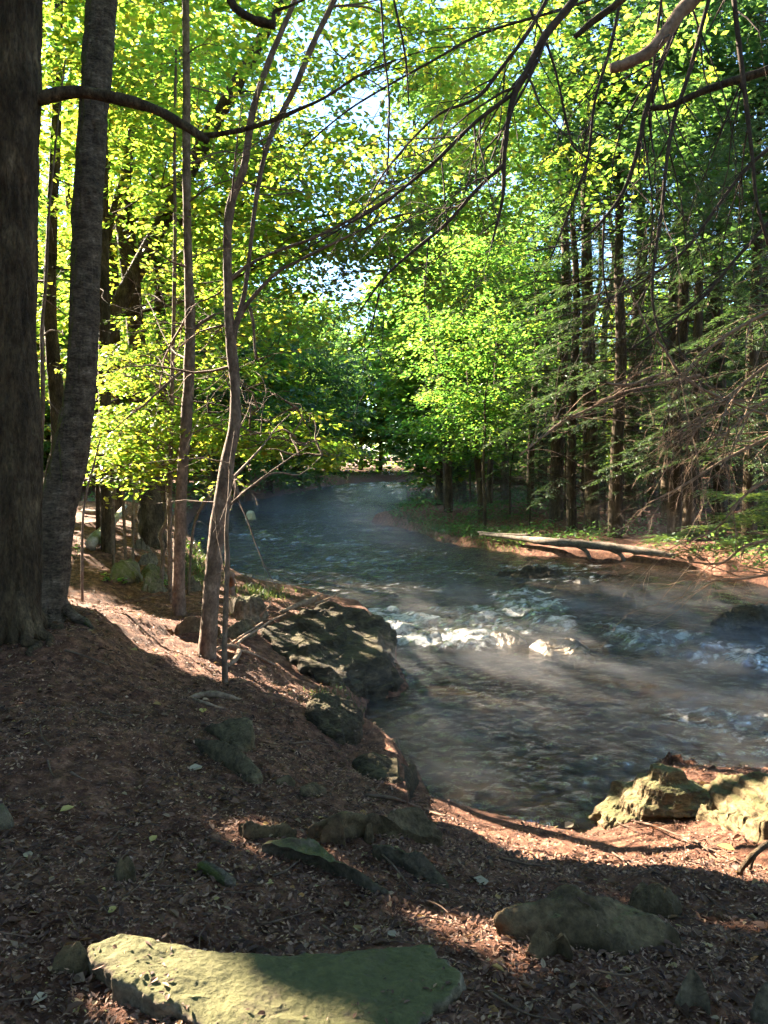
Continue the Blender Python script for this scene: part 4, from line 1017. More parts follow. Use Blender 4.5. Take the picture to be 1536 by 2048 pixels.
hem = [  # px of the foot, depth, prototype, scale, label
    (1232, 22.0, 0, .9, "pale barked hemlock at the top of the rooty bank beside the long pale log"),
    (1246, 23.0, 1, .55, "thin dark young hemlock touching the pale barked one on its right"),
    (1112, 27, 2, .9, "straight brown hemlock trunk standing left of the pale barked hemlock"),
    (1145, 24.5, 1, 1.0, "hemlock with a dark foot directly above the pale log's middle"),
    (1062, 31, 1, .95, "slim hemlock trunk behind the level fallen trunk, left of the straight brown one"),
    (1170, 30, 0, .8, "slim hemlock behind the pale barked one, on its left"),
    (1262, 27, 2, 1.0, "thick black hemlock trunk close behind the pale barked hemlock"),
    (1335, 25, 0, 1.05, "dark hemlock trunk midway between the pale barked hemlock and the right edge"),
    (1302, 31, 1, 1.0, "slim hemlock in the gap right of the thick black trunk"),
    (1390, 29, 1, 1.1, "slim hemlock in the dark stand above the green needle spray"),
    (1440, 24, 2, .85, "stout hemlock trunk in the dark stand at the right, second from the edge"),
    (1512, 22.5, 0, 1.05, "stout hemlock trunk nearest the right edge of the photo"),
    (1580, 20, 2, .9, "hemlock just beyond the right edge whose boughs reach in"),
    (978, 33, 1, .9, "thin upright hemlock trunk on the peninsula right of the leaning trunk"),
    (1010, 37, 0, .85, "hemlock at the back of the peninsula among the mist"),
    (905, 42, 1, 1.0, "hemlock far back on the peninsula above the drifting mist"),
    (1085, 40, 2, .9, "hemlock at the back of the stand seen over the level fallen trunk"),
    (1200, 38, 0, 1.0, "hemlock far back between the pale barked and the slim one"),
    (1360, 37, 2, .95, "hemlock far back at the right of the stand"),
    (1480, 35, 1, 1.2, "hemlock far back behind the two stout right-hand trunks"),
    (1655, 15.8, 2, .82, "big dark hemlock just outside the right edge whose boughs fill the upper right corner"),
    (1500, 19.0, 0, .85, "dark hemlock at the waterside under the drooping bare boughs at the right"),
    (1375, 20.5, 1, 1.0, "dark needled hemlock at the bank behind the bare reddish boughs"),
    (1620, 27, 0, 1.1, "hemlock standing beyond the right edge behind the nearest stout trunk")]
pr = [H1, H2, H3]; usedp = set()
for k, (px, d, j, sc, lab) in enumerate(hem):
    b = at_px(px, d); rz = rg.uniform(0, 6.28)
    if j not in usedp:
        o = pr[j]; o.location = b; o.rotation_euler = (0, 0, rz); o.scale = (sc,) * 3; o['label'] = lab; usedp.add(j)
    else: dup(pr[j], b, rz, sc, lab, HG)

for k, (px, d, sc) in enumerate([(1020, 29, .22), (1090, 34, .3), (1130, 30, .2), (1190, 33, .3), (1210, 27, .18), (1285, 26, .24), (1320, 35, .32), (1365, 27, .22), (1420, 30, .28), (1460, 26, .2), (1500, 29, .3), (1555, 25, .26), (940, 38, .28), (1060, 26, .16), (1400, 22, .15), (1240, 34, .3), (1150, 38, .36), (1480, 38, .36), (900, 33, .16), (1530, 20.5, .14)]):
    dup(pr[k % 2], at_px(px, d), k * 2.1, sc, "young hemlock filling the dark understorey below the stand", "young hemlocks under the stand")
# broad-leaved trees on the peninsula and further up both banks
def tall(px, d, H, r, label, seed, mat='leaf_mid', crown=None, leaf=.13, n_clumps=60, n_leaves=110, lean=(0, 0), bark='bark', group=None, clump_r=(.9, 1.5), cull=False):
    b = at_px(px, d); tr = up(b, r, H, lean, 6, seed)
    cr = crown or [((b[0] + lean[0] * H * .6, b[1] + lean[1] * H * .6, b[2] + H * .56), (H * .25, H * .25, H * .44), 1)]
    return broadleaf('broadleaf_tree', label, group, b, tr, cr, mat, seed, bark, leaf, n_clumps, n_leaves, clump_r, cull=cull)
tall(966, 30, 9, .17, "leaning dark trunk on the peninsula with bright leafy boughs over the river", 301, 'leaf_mid', [((3.3, 27.5, 7.5), (2.7, 2.2, 3.4), .65), ((3.0, 29, 4.0), (2.3, 1.5, 1.5), .35)], .16, 120, 130, lean=(-.12, -.05))
tall(970, 25.5, 5.5, .06, "thin young tree standing alone at the mossy edge of the peninsula", 302, 'leaf_mid', [((3.2, 25.5, 4.4), (1.6, 1.2, 1.6), 1)], .12, 16, 90)
tall(885, 46, 15, .18, "leafy tree on the peninsula's tip above the far bend", 303, 'leaf_deep', None, .24, 150, 130)
tall(915, 40, 13, .15, "leafy green tree behind the drifting mist on the peninsula", 304, 'leaf_mid', None, .22, 150, 130)
tall(925, 52, 17, .22, "tall leafy tree rising behind the peninsula hemlocks", 305, 'leaf_deep', None, .27, 170, 130)
# left bank, behind the slender trees: the bright wall of leaves
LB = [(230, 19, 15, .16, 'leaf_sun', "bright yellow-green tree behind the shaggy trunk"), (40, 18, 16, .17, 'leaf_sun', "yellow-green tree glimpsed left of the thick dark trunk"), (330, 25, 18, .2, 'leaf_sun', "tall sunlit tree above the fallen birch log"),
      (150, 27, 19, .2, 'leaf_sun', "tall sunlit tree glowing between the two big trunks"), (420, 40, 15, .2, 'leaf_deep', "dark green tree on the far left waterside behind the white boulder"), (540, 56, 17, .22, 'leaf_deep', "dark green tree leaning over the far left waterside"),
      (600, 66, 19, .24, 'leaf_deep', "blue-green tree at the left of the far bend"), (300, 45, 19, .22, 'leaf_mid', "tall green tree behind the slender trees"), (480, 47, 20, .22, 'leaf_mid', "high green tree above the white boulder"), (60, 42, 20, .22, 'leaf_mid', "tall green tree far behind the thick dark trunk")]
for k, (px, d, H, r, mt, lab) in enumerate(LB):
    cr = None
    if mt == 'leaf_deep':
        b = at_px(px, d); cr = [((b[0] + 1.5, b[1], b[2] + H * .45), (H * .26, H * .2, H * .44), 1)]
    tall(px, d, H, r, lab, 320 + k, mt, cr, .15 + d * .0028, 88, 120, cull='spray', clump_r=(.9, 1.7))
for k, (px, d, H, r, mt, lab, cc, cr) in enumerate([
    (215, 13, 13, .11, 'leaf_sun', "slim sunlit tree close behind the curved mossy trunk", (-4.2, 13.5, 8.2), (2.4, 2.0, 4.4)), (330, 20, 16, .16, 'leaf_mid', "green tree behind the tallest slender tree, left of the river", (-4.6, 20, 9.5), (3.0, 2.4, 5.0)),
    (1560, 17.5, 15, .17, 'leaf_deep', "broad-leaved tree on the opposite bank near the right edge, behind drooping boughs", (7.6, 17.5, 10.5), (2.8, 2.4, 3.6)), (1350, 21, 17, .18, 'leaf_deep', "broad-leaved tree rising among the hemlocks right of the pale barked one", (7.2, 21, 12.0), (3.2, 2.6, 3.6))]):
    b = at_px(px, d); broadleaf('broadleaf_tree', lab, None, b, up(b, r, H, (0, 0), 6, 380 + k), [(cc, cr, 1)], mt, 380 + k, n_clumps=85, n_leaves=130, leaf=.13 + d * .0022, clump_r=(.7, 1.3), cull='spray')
# high boughs that hang over the river
ov = np.random.default_rng(15)
broadleaf('broadleaf_tree', "tall leaning tree on the left bank whose sunlit boughs arch over the river", None, (-6.4, 14.2, 1.1), (np.array([(-6.4, 14.2, .9), (-5.6, 14.5, 4), (-3.8, 15.2, 8), (-1.6, 15.4, 12), (0, 15, 15)]), np.array([.2, .17, .14, .1, .05])),
          [((-.2, 14.2, 8.8), (3.8, 2.0, 3.4), .5), ((-2.2, 15.5, 6.2), (2.6, 2.0, 2.2), .2), ((3.0, 14.6, 9.3), (2.2, 2.0, 2.2), .08), ((.2, 14.4, 6.6), (2.2, 1.4, 1.4), .12)], 'leaf_sun', 345, n_clumps=215, n_leaves=130, leaf=.135, clump_r=(.6, 1.2), cull='strip')
broadleaf('broadleaf_tree', "green tree on the peninsula whose crown fills the sky above the far bend", None, (1.9, 31, .3), (np.array([(2.6, 31, .1), (2.4, 31, 5), (1.6, 30.5, 10), (1.0, 30, 17)]), np.array([.2, .17, .13, .05])),
          [((5.0, 31, 12.0), (3.4, 3, 5.0), 1)], 'leaf_mid', 346, n_clumps=90, n_leaves=120, leaf=.19, clump_r=(.8, 1.4), cull=False)
broadleaf('broadleaf_tree', "tall green tree on the opposite bank rising above the hemlocks", None, (6.5, 24, .5), up((6.5, 24, .5), .22, 19, (-.05, -.02), 6, 5),
          [((5.0, 23, 13.5), (4.6, 3, 4.2), 1)], 'leaf_deep', 347, n_clumps=170, n_leaves=130, leaf=.19, clump_r=(.8, 1.5), cull=False)

# far woods: three kinds, copied
fb = []
for j, (mt, sd) in enumerate([('leaf_mid', 401), ('leaf_deep', 402), ('leaf_sun', 403)]):
    fb.append(broadleaf('far_tree', None, None, (0, 0, 0), up((0, 0, 0), .24, 18, (0, 0), 6, sd), [((0, 0, 9.8), (4.4, 4.4, 9.0), 1)], mt, sd, n_clumps=150, n_leaves=90, leaf=.46, clump_r=(1.1, 1.9), cull=False, limbs_r=.05))
fh = hemlock('far_hemlock', None, None, (0, 0, 0), 404, 20, .24, 1.2, 4.4, nb=80, dead=6, needles=8)
FARL = ["distant mid green tree among the far woods", "distant dark green tree among the far woods", "distant yellow-green tree among the far woods", "distant dark hemlock among the far woods"]
FARG = ["far mid green trees", "far dark green trees", "far yellow-green trees", "far hemlocks"]
rf = np.random.default_rng(44); first = [True] * 4; placed = 0
protos = fb + [fh]
WBIG = WATER
spots = []
for k in range(3000):
    d = rf.uniform(48, 118) if rf.random() < .8 else rf.uniform(38, 60); px = rf.uniform(-350, 1900)
    q = P(px, 950, d); x, y = q[0], q[1]
    if in_poly(np.array([x]), np.array([y]), WATER)[0] or poly_dist(np.array([x]), np.array([y]), WATER)[0] < 1.5: continue
    if 640 < px < 860 and d < 75 : continue
    if px > 1000 and d < 44: continue
    if (1105 < px < 1275 or 1430 < px < 1500) and d < 98: continue
    if any((x - a) ** 2 + (y - b) ** 2 < (3.4 + d * .012) ** 2 for a, b in spots): continue
    if x < 0 and d < 75:
        T_ = np.array([(x + ox, y + oy, zq) for ox, oy in ((-4, 0), (-2, 2), (0, 0), (4, 0), (2, -2), (0, 4), (0, -4)) for zq in np.arange(3, 24, 1.0)])
        if lit_path(T_, 'strip').mean() > .02: continue
    spots.append((x, y))
    if len(spots) >= 120: break
for (x, y) in spots:
    right = x > 4
    j = int(rf.choice(4, p=[.25, .2, .05, .5] if right else [.4, .2, .3, .1]))
    z = float(height(np.array([x]), np.array([y]), False)[0]); rz = rf.uniform(0, 6.28); sc = rf.uniform(.8, 1.25)
    if first[j]:
        o = protos[j]; o.location = (x, y, z); o.rotation_euler = (0, 0, rz); o.scale = (sc,) * 3; o['label'] = FARL[j]; o['group'] = FARG[j]; first[j] = False; o['category'] = 'tree'
    else: dup(protos[j], (x, y, z), rz, sc, FARL[j], FARG[j])

for k, (px, d, sc) in enumerate([(655, 112, 1.4), (722, 116, 1.2), (835, 112, 1.4)]):
    q = P(px, 950, d); dup(fb[k % 2 * 2], (q[0], q[1], float(height(np.array([q[0]]), np.array([q[1]]), False)[0]) - .5), k * 2.3, sc, FARL[k % 2 * 2], FARG[k % 2 * 2])
for k, (x, y, sc) in enumerate([(-5, -6, .8), (1, -7, .85), (6.5, -6, .85), (10.5, 1, .9), (-9, -1, .9), (-7, -9, 1), (3, -11, 1), (11, -8, 1), (16, 3, 1), (-13, 3, .9), (20, -4, 1.1), (14, 9, .9), (-2, -15, 1.1)]):
    z = float(height(np.array([x]), np.array([y]), False)[0])
    dup(fh if k % 3 else fb[1], (x, y, z - .3), k * 1.7, sc, "unseen tree added behind the viewpoint, closing the sky over the near bank", "unseen trees added behind the viewpoint")  # out of view, added to cut the sky fill on the near bank
# the woods closing the view, one mass
rw_ = np.random.default_rng(90); n = 90000
d = rw_.uniform(100, 150, n); px = rw_.uniform(-900, 2500, n); q = P(px, 950, d); gz_ = height(q[:, 0], q[:, 1], False)
cl = fbm(np.stack([q[:, 0] * .16, q[:, 1] * .16, px * 0], -1), 2, 8)
zz_ = rw_.uniform(0, 1, n) ** .8 * (15 + 5 * cl)
pos = np.stack([q[:, 0], q[:, 1], gz_ + zz_], -1)
cm = MB(); a_ = rw_.uniform(0, 6.28, n); s = rw_.uniform(.5, 1.1, n)
leaves_mesh(cm, pos, np.stack([np.cos(a_), np.sin(a_), rw_.normal(0, .4, n)], -1), rw_.normal(0, .6, (n, 3)) + [0, 0, .8], s, s * .6, False)
tag(cm.build("far_woods", M['leaf_mid'], smooth=False), kind='stuff')
# ------------------------------------------------------------------ unseen trees added up-sun, left of the frame, to shade the near bank
SH = [((-9.5, 8.5), 14, 3.8, .20), ((-12, 12.5), 16, 4.2, .22), ((-8.8, 13), 15, 3.6, .18), ((-14.5, 17), 18, 4.6, .25), ((-17, 12), 17, 4.8, .25), ((-19, 17.5), 19, 5, .25), ((-7.0, 6.0), 11, 2.8, .14), ((-21, 23), 20, 5, .25), ((-11, 14.8), 17, 3.4, .22), ((-8.3, 10.2), 12, 2.8, .15), ((-17, 20.2), 19, 4.2, .25), ((-14, 13.5), 18, 4, .22), ((-13.5, 6.5), 15, 4.2, .2)]
SHADE_LABEL = "unseen leafy tree added beyond the left edge to shade the near bank"
for k, ((x, y), H, R, r) in enumerate(SH):
    z = float(land_h(np.array([x]), np.array([y]))[0])
    broadleaf('broadleaf_tree', SHADE_LABEL, "unseen trees added beyond the left edge", (x, y, z), up((x, y, z), r, H, (0, 0), 5, 500 + k), [((x, y, z + H * .55), (R, R, H * .47), 1)], 'leaf_mid', 500 + k,
              n_clumps=105, n_leaves=90, leaf=.21, clump_r=(.9, 1.6), twigs=False, cull='shade')

# ------------------------------------------------------------------ the near hemlock whose boughs hang over the right of the picture
rng = np.random.default_rng(9)
nb_ = np.array([5.0, 5.2, float(hz(5.0, 5.2))])
near = empty('near_hemlock', nb_, "hemlock beyond the right edge whose bare boughs droop across the upper right", 'tree')
tm = MB(); tp, tr = up(nb_, .24, 15, (0, 0), 7, 4); tm.tube(tp, tr, 14, .12, 5, 4); tm.build("trunk", M['bark_grey'], near, offset=nb_)
BOUGHS = [  # trace, depth, twigs, level
    ([(1230, -120, 20), (1148, 0, 17), (1088, 75, 16), (1053, 145, 14), (1030, 185, 13), (1015, 250, 10), (1008, 325, 9), (1006, 390, 7), (996, 440, 6), (984, 485, 4)], 5.4, 9),
    ([(1030, 185, 9), (948, 247, 8), (868, 325, 7), (768, 406, 6), (690, 452, 4), (600, 505, 3)], 5.4, 16),
    ([(1008, 328, 8), (953, 380, 7), (893, 447, 7), (823, 505, 6), (768, 556, 5), (720, 622, 3)], 5.4, 14),
    ([(1410, -90, 8), (1378, 0, 12), (1333, 100, 11), (1293, 215, 10), (1278, 290, 9), (1253, 370, 8), (1218, 425, 6), (1160, 480, 4), (1068, 502, 3)], 5.0, 20),
    ([(1450, -80, 10), (1418, 0, 9), (1383, 130, 9), (1348, 240, 8), (1333, 325, 8), (1323, 425, 8), (1308, 525, 7), (1305, 600, 6), (1318, 660, 5), (1338, 700, 4)], 4.6, 16),
    ([(1460, -80, 10), (1468, 0, 10), (1483, 130, 10), (1503, 300, 8), (1513, 400, 7), (1536, 490, 6)], 4.4, 8),
    ([(1335, -60, 6), (1323, 0, 6), (1308, 125, 6), (1305, 205, 5)], 4.8, 4),
    ([(1208, 430, 5), (1206, 530, 4), (1214, 590, 4), (1225, 630, 3)], 5.0, 5),
    ([(1060, 20, 5), (1088, 75, 5), (1113, 150, 5), (1138, 265, 5), (1155, 302, 4), (1208, 332, 3)], 5.5, 5),
    ([(780, -60, 5), (788, 0, 5), (805, 80, 5), (813, 135, 4), (818, 215, 3)], 5.2, 4),
    ([(760, -40, 4), (768, 100, 4), (778, 200, 4), (775, 350, 3)], 5.6, 4),
    ([(1180, 0, 6), (1113, 22, 6), (968, 66, 6), (868, 120, 5), (768, 176, 5), (690, 225, 4), (600, 300, 3)], 5.8, 12),
    ([(1120, -60, 8), (1088, 10, 8), (1048, 76, 8), (1003, 136, 8), (953, 196, 7), (868, 236, 5), (768, 346, 4), (730, 420, 3)], 5.8, 14),
    ([(1600, 250, 9), (1500, 330, 8), (1430, 420, 7), (1370, 500, 6), (1290, 560, 4), (1200, 610, 3)], 5.2, 18),
    ([(1560, 420, 8), (1470, 520, 7), (1400, 600, 6), (1330, 650, 5), (1260, 700, 3)], 5.6, 16),
    ([(1250, -50, 7), (1222, 90, 7), (1190, 200, 6), (1175, 320, 6), (1140, 420, 5), (1100, 520, 3)], 5.8, 16)]
for tr, d, n in BOUGHS:
    mb = MB(); pts, rad = px_line(tr, d); off = pts[0].copy()
    mb.tube(pts, rad, 8, .12, 6, int(rng.integers(1e6)), freq=(14, 14, 14))
    pp, r_ = smooth_line(pts, rad, 6); tn = unit(np.gradient(pp, axis=0))
    for k in range(n):
        i = int(rng.integers(3, len(pp))); s = unit(np.cross(tn[i], rng.normal(0, 1, 3)))
        twig_tree(mb, rng, pp[i], unit(tn[i] * .8 + s * rng.uniform(.3, 1)), rng.uniform(.35, 1.1), max(.0025, r_[i] * .45), 1, .35, 5, 4)
    mb.build("bough", M['twig'], near, offset=nb_)
for tr, d in [([(1440, -90, 34), (1385, 0, 30), (1363, 22, 29), (1308, 95, 25), (1258, 125, 22), (1222, 137, 19)], 4.6), ([(1300, -60, 17), (1243, 0, 15), (1183, 45, 13), (1150, 74, 11)], 4.6), ([(1680, 80, 20), (1600, 115, 18), (1536, 140, 17), (1418, 178, 14), (1343, 211, 12), (1300, 217, 10)], 4.6)]:
    mb = MB(); pts, rad = px_line(tr, d); mb.tube(pts, rad, 14, .10, 6, 3, freq=(14, 14, 14)); mb.build("broken_limb", M['deadwood'] if tr[1][2] > 20 else M['bark'], near, offset=nb_)
# lit dead twigs on the right
DEAD = [([(1640, 830, 9), (1536, 876, 7), (1448, 920, 6), (1368, 970, 5), (1298, 1006, 3)], 6.4, 10), ([(1250, 560, 4), (1298, 660, 5), (1330, 700, 6), (1358, 745, 6), (1393, 772, 6), (1458, 802, 5), (1536, 830, 6), (1640, 850, 8)], 6.6, 14),
        ([(1213, 766, 4), (1240, 770, 6), (1268, 768, 7), (1330, 745, 4)], 6.6, 3), ([(1038, 912, 3), (1078, 880, 4), (1128, 842, 5), (1183, 816, 5), (1243, 786, 5), (1310, 770, 5), (1400, 750, 6)], 7.4, 22),
        ([(1640, 1060, 8), (1536, 1080, 7), (1483, 1096, 6), (1443, 1126, 5), (1378, 1124, 3)], 6.4, 8), ([(1640, 1140, 7), (1536, 1150, 6), (1480, 1158, 5), (1423, 1161, 3)], 6.4, 8), ([(1640, 680, 9), (1536, 730, 8), (1450, 800, 6), (1400, 850, 5), (1370, 900, 3)], 6.2, 20),
        ([(1640, 590, 9), (1536, 625, 7), (1440, 680, 6), (1380, 740, 4), (1340, 790, 3)], 6.0, 20), ([(1640, 760, 8), (1536, 800, 7), (1470, 850, 5), (1420, 900, 3)], 6.0, 16), ([(1640, 930, 8), (1536, 960, 7), (1480, 1000, 5), (1440, 1050, 4), (1400, 1075, 3)], 6.2, 12)]
for tr, d, n in DEAD:
    mb = MB(); pts, rad = px_line(tr, d); mb.tube(pts, rad, 7, .12, 6, 5, freq=(14, 14, 14))
    pp, r_ = smooth_line(pts, rad, 6); tn = unit(np.gradient(pp, axis=0))
    for k in range(n):
        i = int(rng.integers(2, len(pp))); s = unit(np.cross(tn[i], rng.normal(0, 1, 3)))
        twig_tree(mb, rng, pp[i], unit(tn[i] * .9 + s * rng.uniform(.3, .9)), rng.uniform(.25, .8), max(.003, r_[i] * .5), 2 if n > 12 else 1, .3, 4, 3)
    mb.build("dead_bough", M['deadwood'], near, offset=nb_)
# needle sprays of the near hemlock
def needle_spray(rng, lines, width, dens=70, nl=.05):
    pos = []; ax = []; nr = []; LL = []
    for pts in lines:
        pts = np.asarray(pts, float); seg = np.linalg.norm(np.diff(pts, axis=0), axis=1).sum()
        pp, _ = smooth_line(pts, np.ones(len(pts)), 10); tn = unit(np.gradient(pp, axis=0)); n = int(seg * dens)
        for k in range(n):
            i = int(rng.integers(0, len(pp))); f = i / len(pp); side = rng.choice([-1, 1]); L = width * (1.1 - .75 * f) * rng.uniform(.4, 1.1)
            sv = unit(np.cross(tn[i], [0, 0, 1])) * side; d = unit(tn[i] * .75 + sv + rng.normal(0, .15, 3)); m = int(L / .018) + 2
            t = np.linspace(.05, 1, m)[:, None]; q = pp[i] + d * L * t + np.array([0, 0, -.25]) * L * t ** 2
            for s2 in (-1, 1):
                b = unit(np.cross(d, [0, 0, 1])) * s2
                pos.append(q); ax.append(d * .6 + b + rng.normal(0, .12, (m, 3))); nr.append(np.array([0, 0, 1.]) + rng.normal(0, .25, (m, 3))); LL.append(np.full(m, nl) * rng.uniform(.8, 1.2, m))
    return np.concatenate(pos), np.concatenate(ax), np.concatenate(nr), np.concatenate(LL)
def spray_part(lines, width, dens, nl, seed, mat='needle'):
    pos, ax, nr, LL = needle_spray(np.random.default_rng(seed), lines, width, dens, nl)
    if mat == 'needle': k = ~lit_path(pos); pos, ax, nr, LL = pos[k], ax[k], nr[k], LL[k]
    cm = MB(); leaves_mesh(cm, pos, ax, nr, LL, LL * .22, False, .05, .02); cm.build("needle_spray", M[mat], near, smooth=False, offset=nb_)
M['needle_lit'] = leaf_mat("hemlock_needles_sunlit", [(0, (.035, .075, .022)), (1, (.075, .11, .03))], [(0, (.14, .24, .04)), (1, (.28, .36, .05))], .45, .5)  # brighter copy of the needles, sunlight put into the colour
L_ = []
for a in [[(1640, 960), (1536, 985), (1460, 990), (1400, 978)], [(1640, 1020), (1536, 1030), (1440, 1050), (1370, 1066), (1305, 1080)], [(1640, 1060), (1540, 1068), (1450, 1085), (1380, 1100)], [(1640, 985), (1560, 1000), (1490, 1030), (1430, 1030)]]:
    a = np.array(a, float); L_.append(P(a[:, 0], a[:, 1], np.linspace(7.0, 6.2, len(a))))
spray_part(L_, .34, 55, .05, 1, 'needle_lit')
L_ = []; rs = np.random.default_rng(77)
for k in range(120):
    a = rs.uniform(930, 1580); b = rs.uniform(120, 560) + max(0, (1150 - a) * .35); L = rs.uniform(90, 260); th = rs.uniform(1.9, 2.9)
    d = rs.uniform(6.5, 10.5)
    L_.append(P(np.array([a, a + L * .5 * math.cos(th), a + L * math.cos(th)]), np.array([b, b + L * .35 * math.sin(th), b + L * .9 * math.sin(th)]), np.array([d + .3, d, d - .3])))
spray_part(L_, .34, 17, .05, 2)
# broken limb hanging in at the top left of the middle
o = traced = px_obj('broken_branch', "dark hooked broken branch hanging in at the top edge", 'branch', [[(440, -60, 17), (462, 0, 16), (478, 22, 15), (500, 36, 16), (528, 46, 18), (550, 50, 16)], [(548, 50, 9), (549, 24, 9), (575, 14, 6), (605, 0, 5), (640, -20, 4)]], M['bark'], 44, depth=6.0)

# ------------------------------------------------------------------ leaf litter, twigs, low plants
rng = np.random.default_rng(12)
def scatter_ground(n, rmin, rmax, amax=46, power=.5, drift=1.0):
    r = rmin * (rmax / rmin) ** (rng.uniform(0, 1, n) ** (1 / (1 + power)))
    a = np.radians(rng.uniform(-amax, amax, n)); x = r * np.sin(a); y = r * np.cos(a)
    dr = fbm(np.stack([x * 1.3, y * 1.3, x * 0], -1), 3, 88); k = ~in_poly(x, y, WATER) & (poly_dist(x, y, WATER) > .06) & (rng.uniform(-.75, .35, len(x)) * drift - (1 - drift) < dr); x, y = x[k], y[k]
    return x, y, hz(x, y)
x, y, z = scatter_ground(95000, 1.6, 16, drift=.8)
n = len(x); a = rng.uniform(0, 6.28, n)
cm = MB(); s = .009 + .036 * rng.uniform(0, 1, n) ** 2.6
leaves_mesh(cm, np.stack([x, y, z + rng.uniform(.002, .014, n)], -1), np.stack([np.cos(a), np.sin(a), rng.normal(0, .28, n)], -1), np.stack([rng.normal(0, .4, n), rng.normal(0, .4, n), np.ones(n)], -1), s, s * rng.uniform(.4, .7, n), True, rng.uniform(.05, .5), -.18)
tag(cm.build("leaf_litter", M['litter'], smooth=False), kind='stuff')
x, y, z = scatter_ground(2600, 1.7, 13)
n = len(x); a = rng.uniform(0, 6.28, n); cm = MB(); s = rng.uniform(.03, .068, n)
leaves_mesh(cm, np.stack([x, y, z + rng.uniform(.006, .02, n)], -1), np.stack([np.cos(a), np.sin(a), rng.normal(.05, .25, n)], -1), np.stack([rng.normal(0, .35, n), rng.normal(0, .35, n), np.ones(n)], -1), s, s * rng.uniform(.45, .7, n), True, .3, -.22)
tag(cm.build("whole_leaf_litter", M['litter'], smooth=False), kind='stuff')
x, y, z = scatter_ground(150000, 1.6, 12, drift=.35)
n = len(x); a = rng.uniform(0, 6.28, n); cm = MB(); s = rng.uniform(.008, .03, n)
leaves_mesh(cm, np.stack([x, y, z + rng.uniform(.0, .012, n)], -1), np.stack([np.cos(a), np.sin(a), rng.normal(.1, .45, n)], -1), np.stack([rng.normal(0, .5, n), rng.normal(0, .5, n), np.ones(n)], -1), s, s * rng.uniform(.15, .6, n), False, .1, .1)
tag(cm.build("needle_litter", M['debris'], smooth=False), kind='stuff')
from mathutils.bvhtree import BVHTree
pos = []; 
for nm, k_ in (('mossy_slab', 420), ('ledge_boulder', 900), ('shore_ledge', 160), ('shore_ledge.001', 120), ('ridge_rock.001', 60), ('shore_rock', 90)):
    o = bpy.data.objects[nm]; me = o.data; vs = [v.co + o.location for v in me.vertices]; bv = BVHTree.FromPolygons(vs, [p.vertices[:] for p in me.polygons])
    X = np.array([v[:] for v in vs]); lo, hi = X.min(0), X.max(0)
    for _ in range(k_):
        h = bv.ray_cast(Vector((rng.uniform(lo[0], hi[0]), rng.uniform(lo[1], hi[1]), hi[2] + 1)), Vector((0, 0, -1)))
        if h[0] is not None and h[1].z > .55 and h[0].z > hz(h[0].x, h[0].y) + .01 and fbm(np.array([[h[0].x * 3, h[0].y * 3, 0]]), 2, 4)[0] > -.1: pos.append((h[0].x, h[0].y, h[0].z + .004))
pos = np.array(pos); n = len(pos); a = rng.uniform(0, 6.28, n); s = .010 + .03 * rng.uniform(0, 1, n) ** 3; cm = MB()
leaves_mesh(cm, pos, np.stack([np.cos(a), np.sin(a), rng.normal(0, .15, n)], -1), np.stack([rng.normal(0, .25, n), rng.normal(0, .25, n), np.ones(n)], -1), s, s * rng.uniform(.25, .7, n), True, .15, -.1)
tag(cm.build("leaf_litter", M['litter'], smooth=False), kind='stuff')
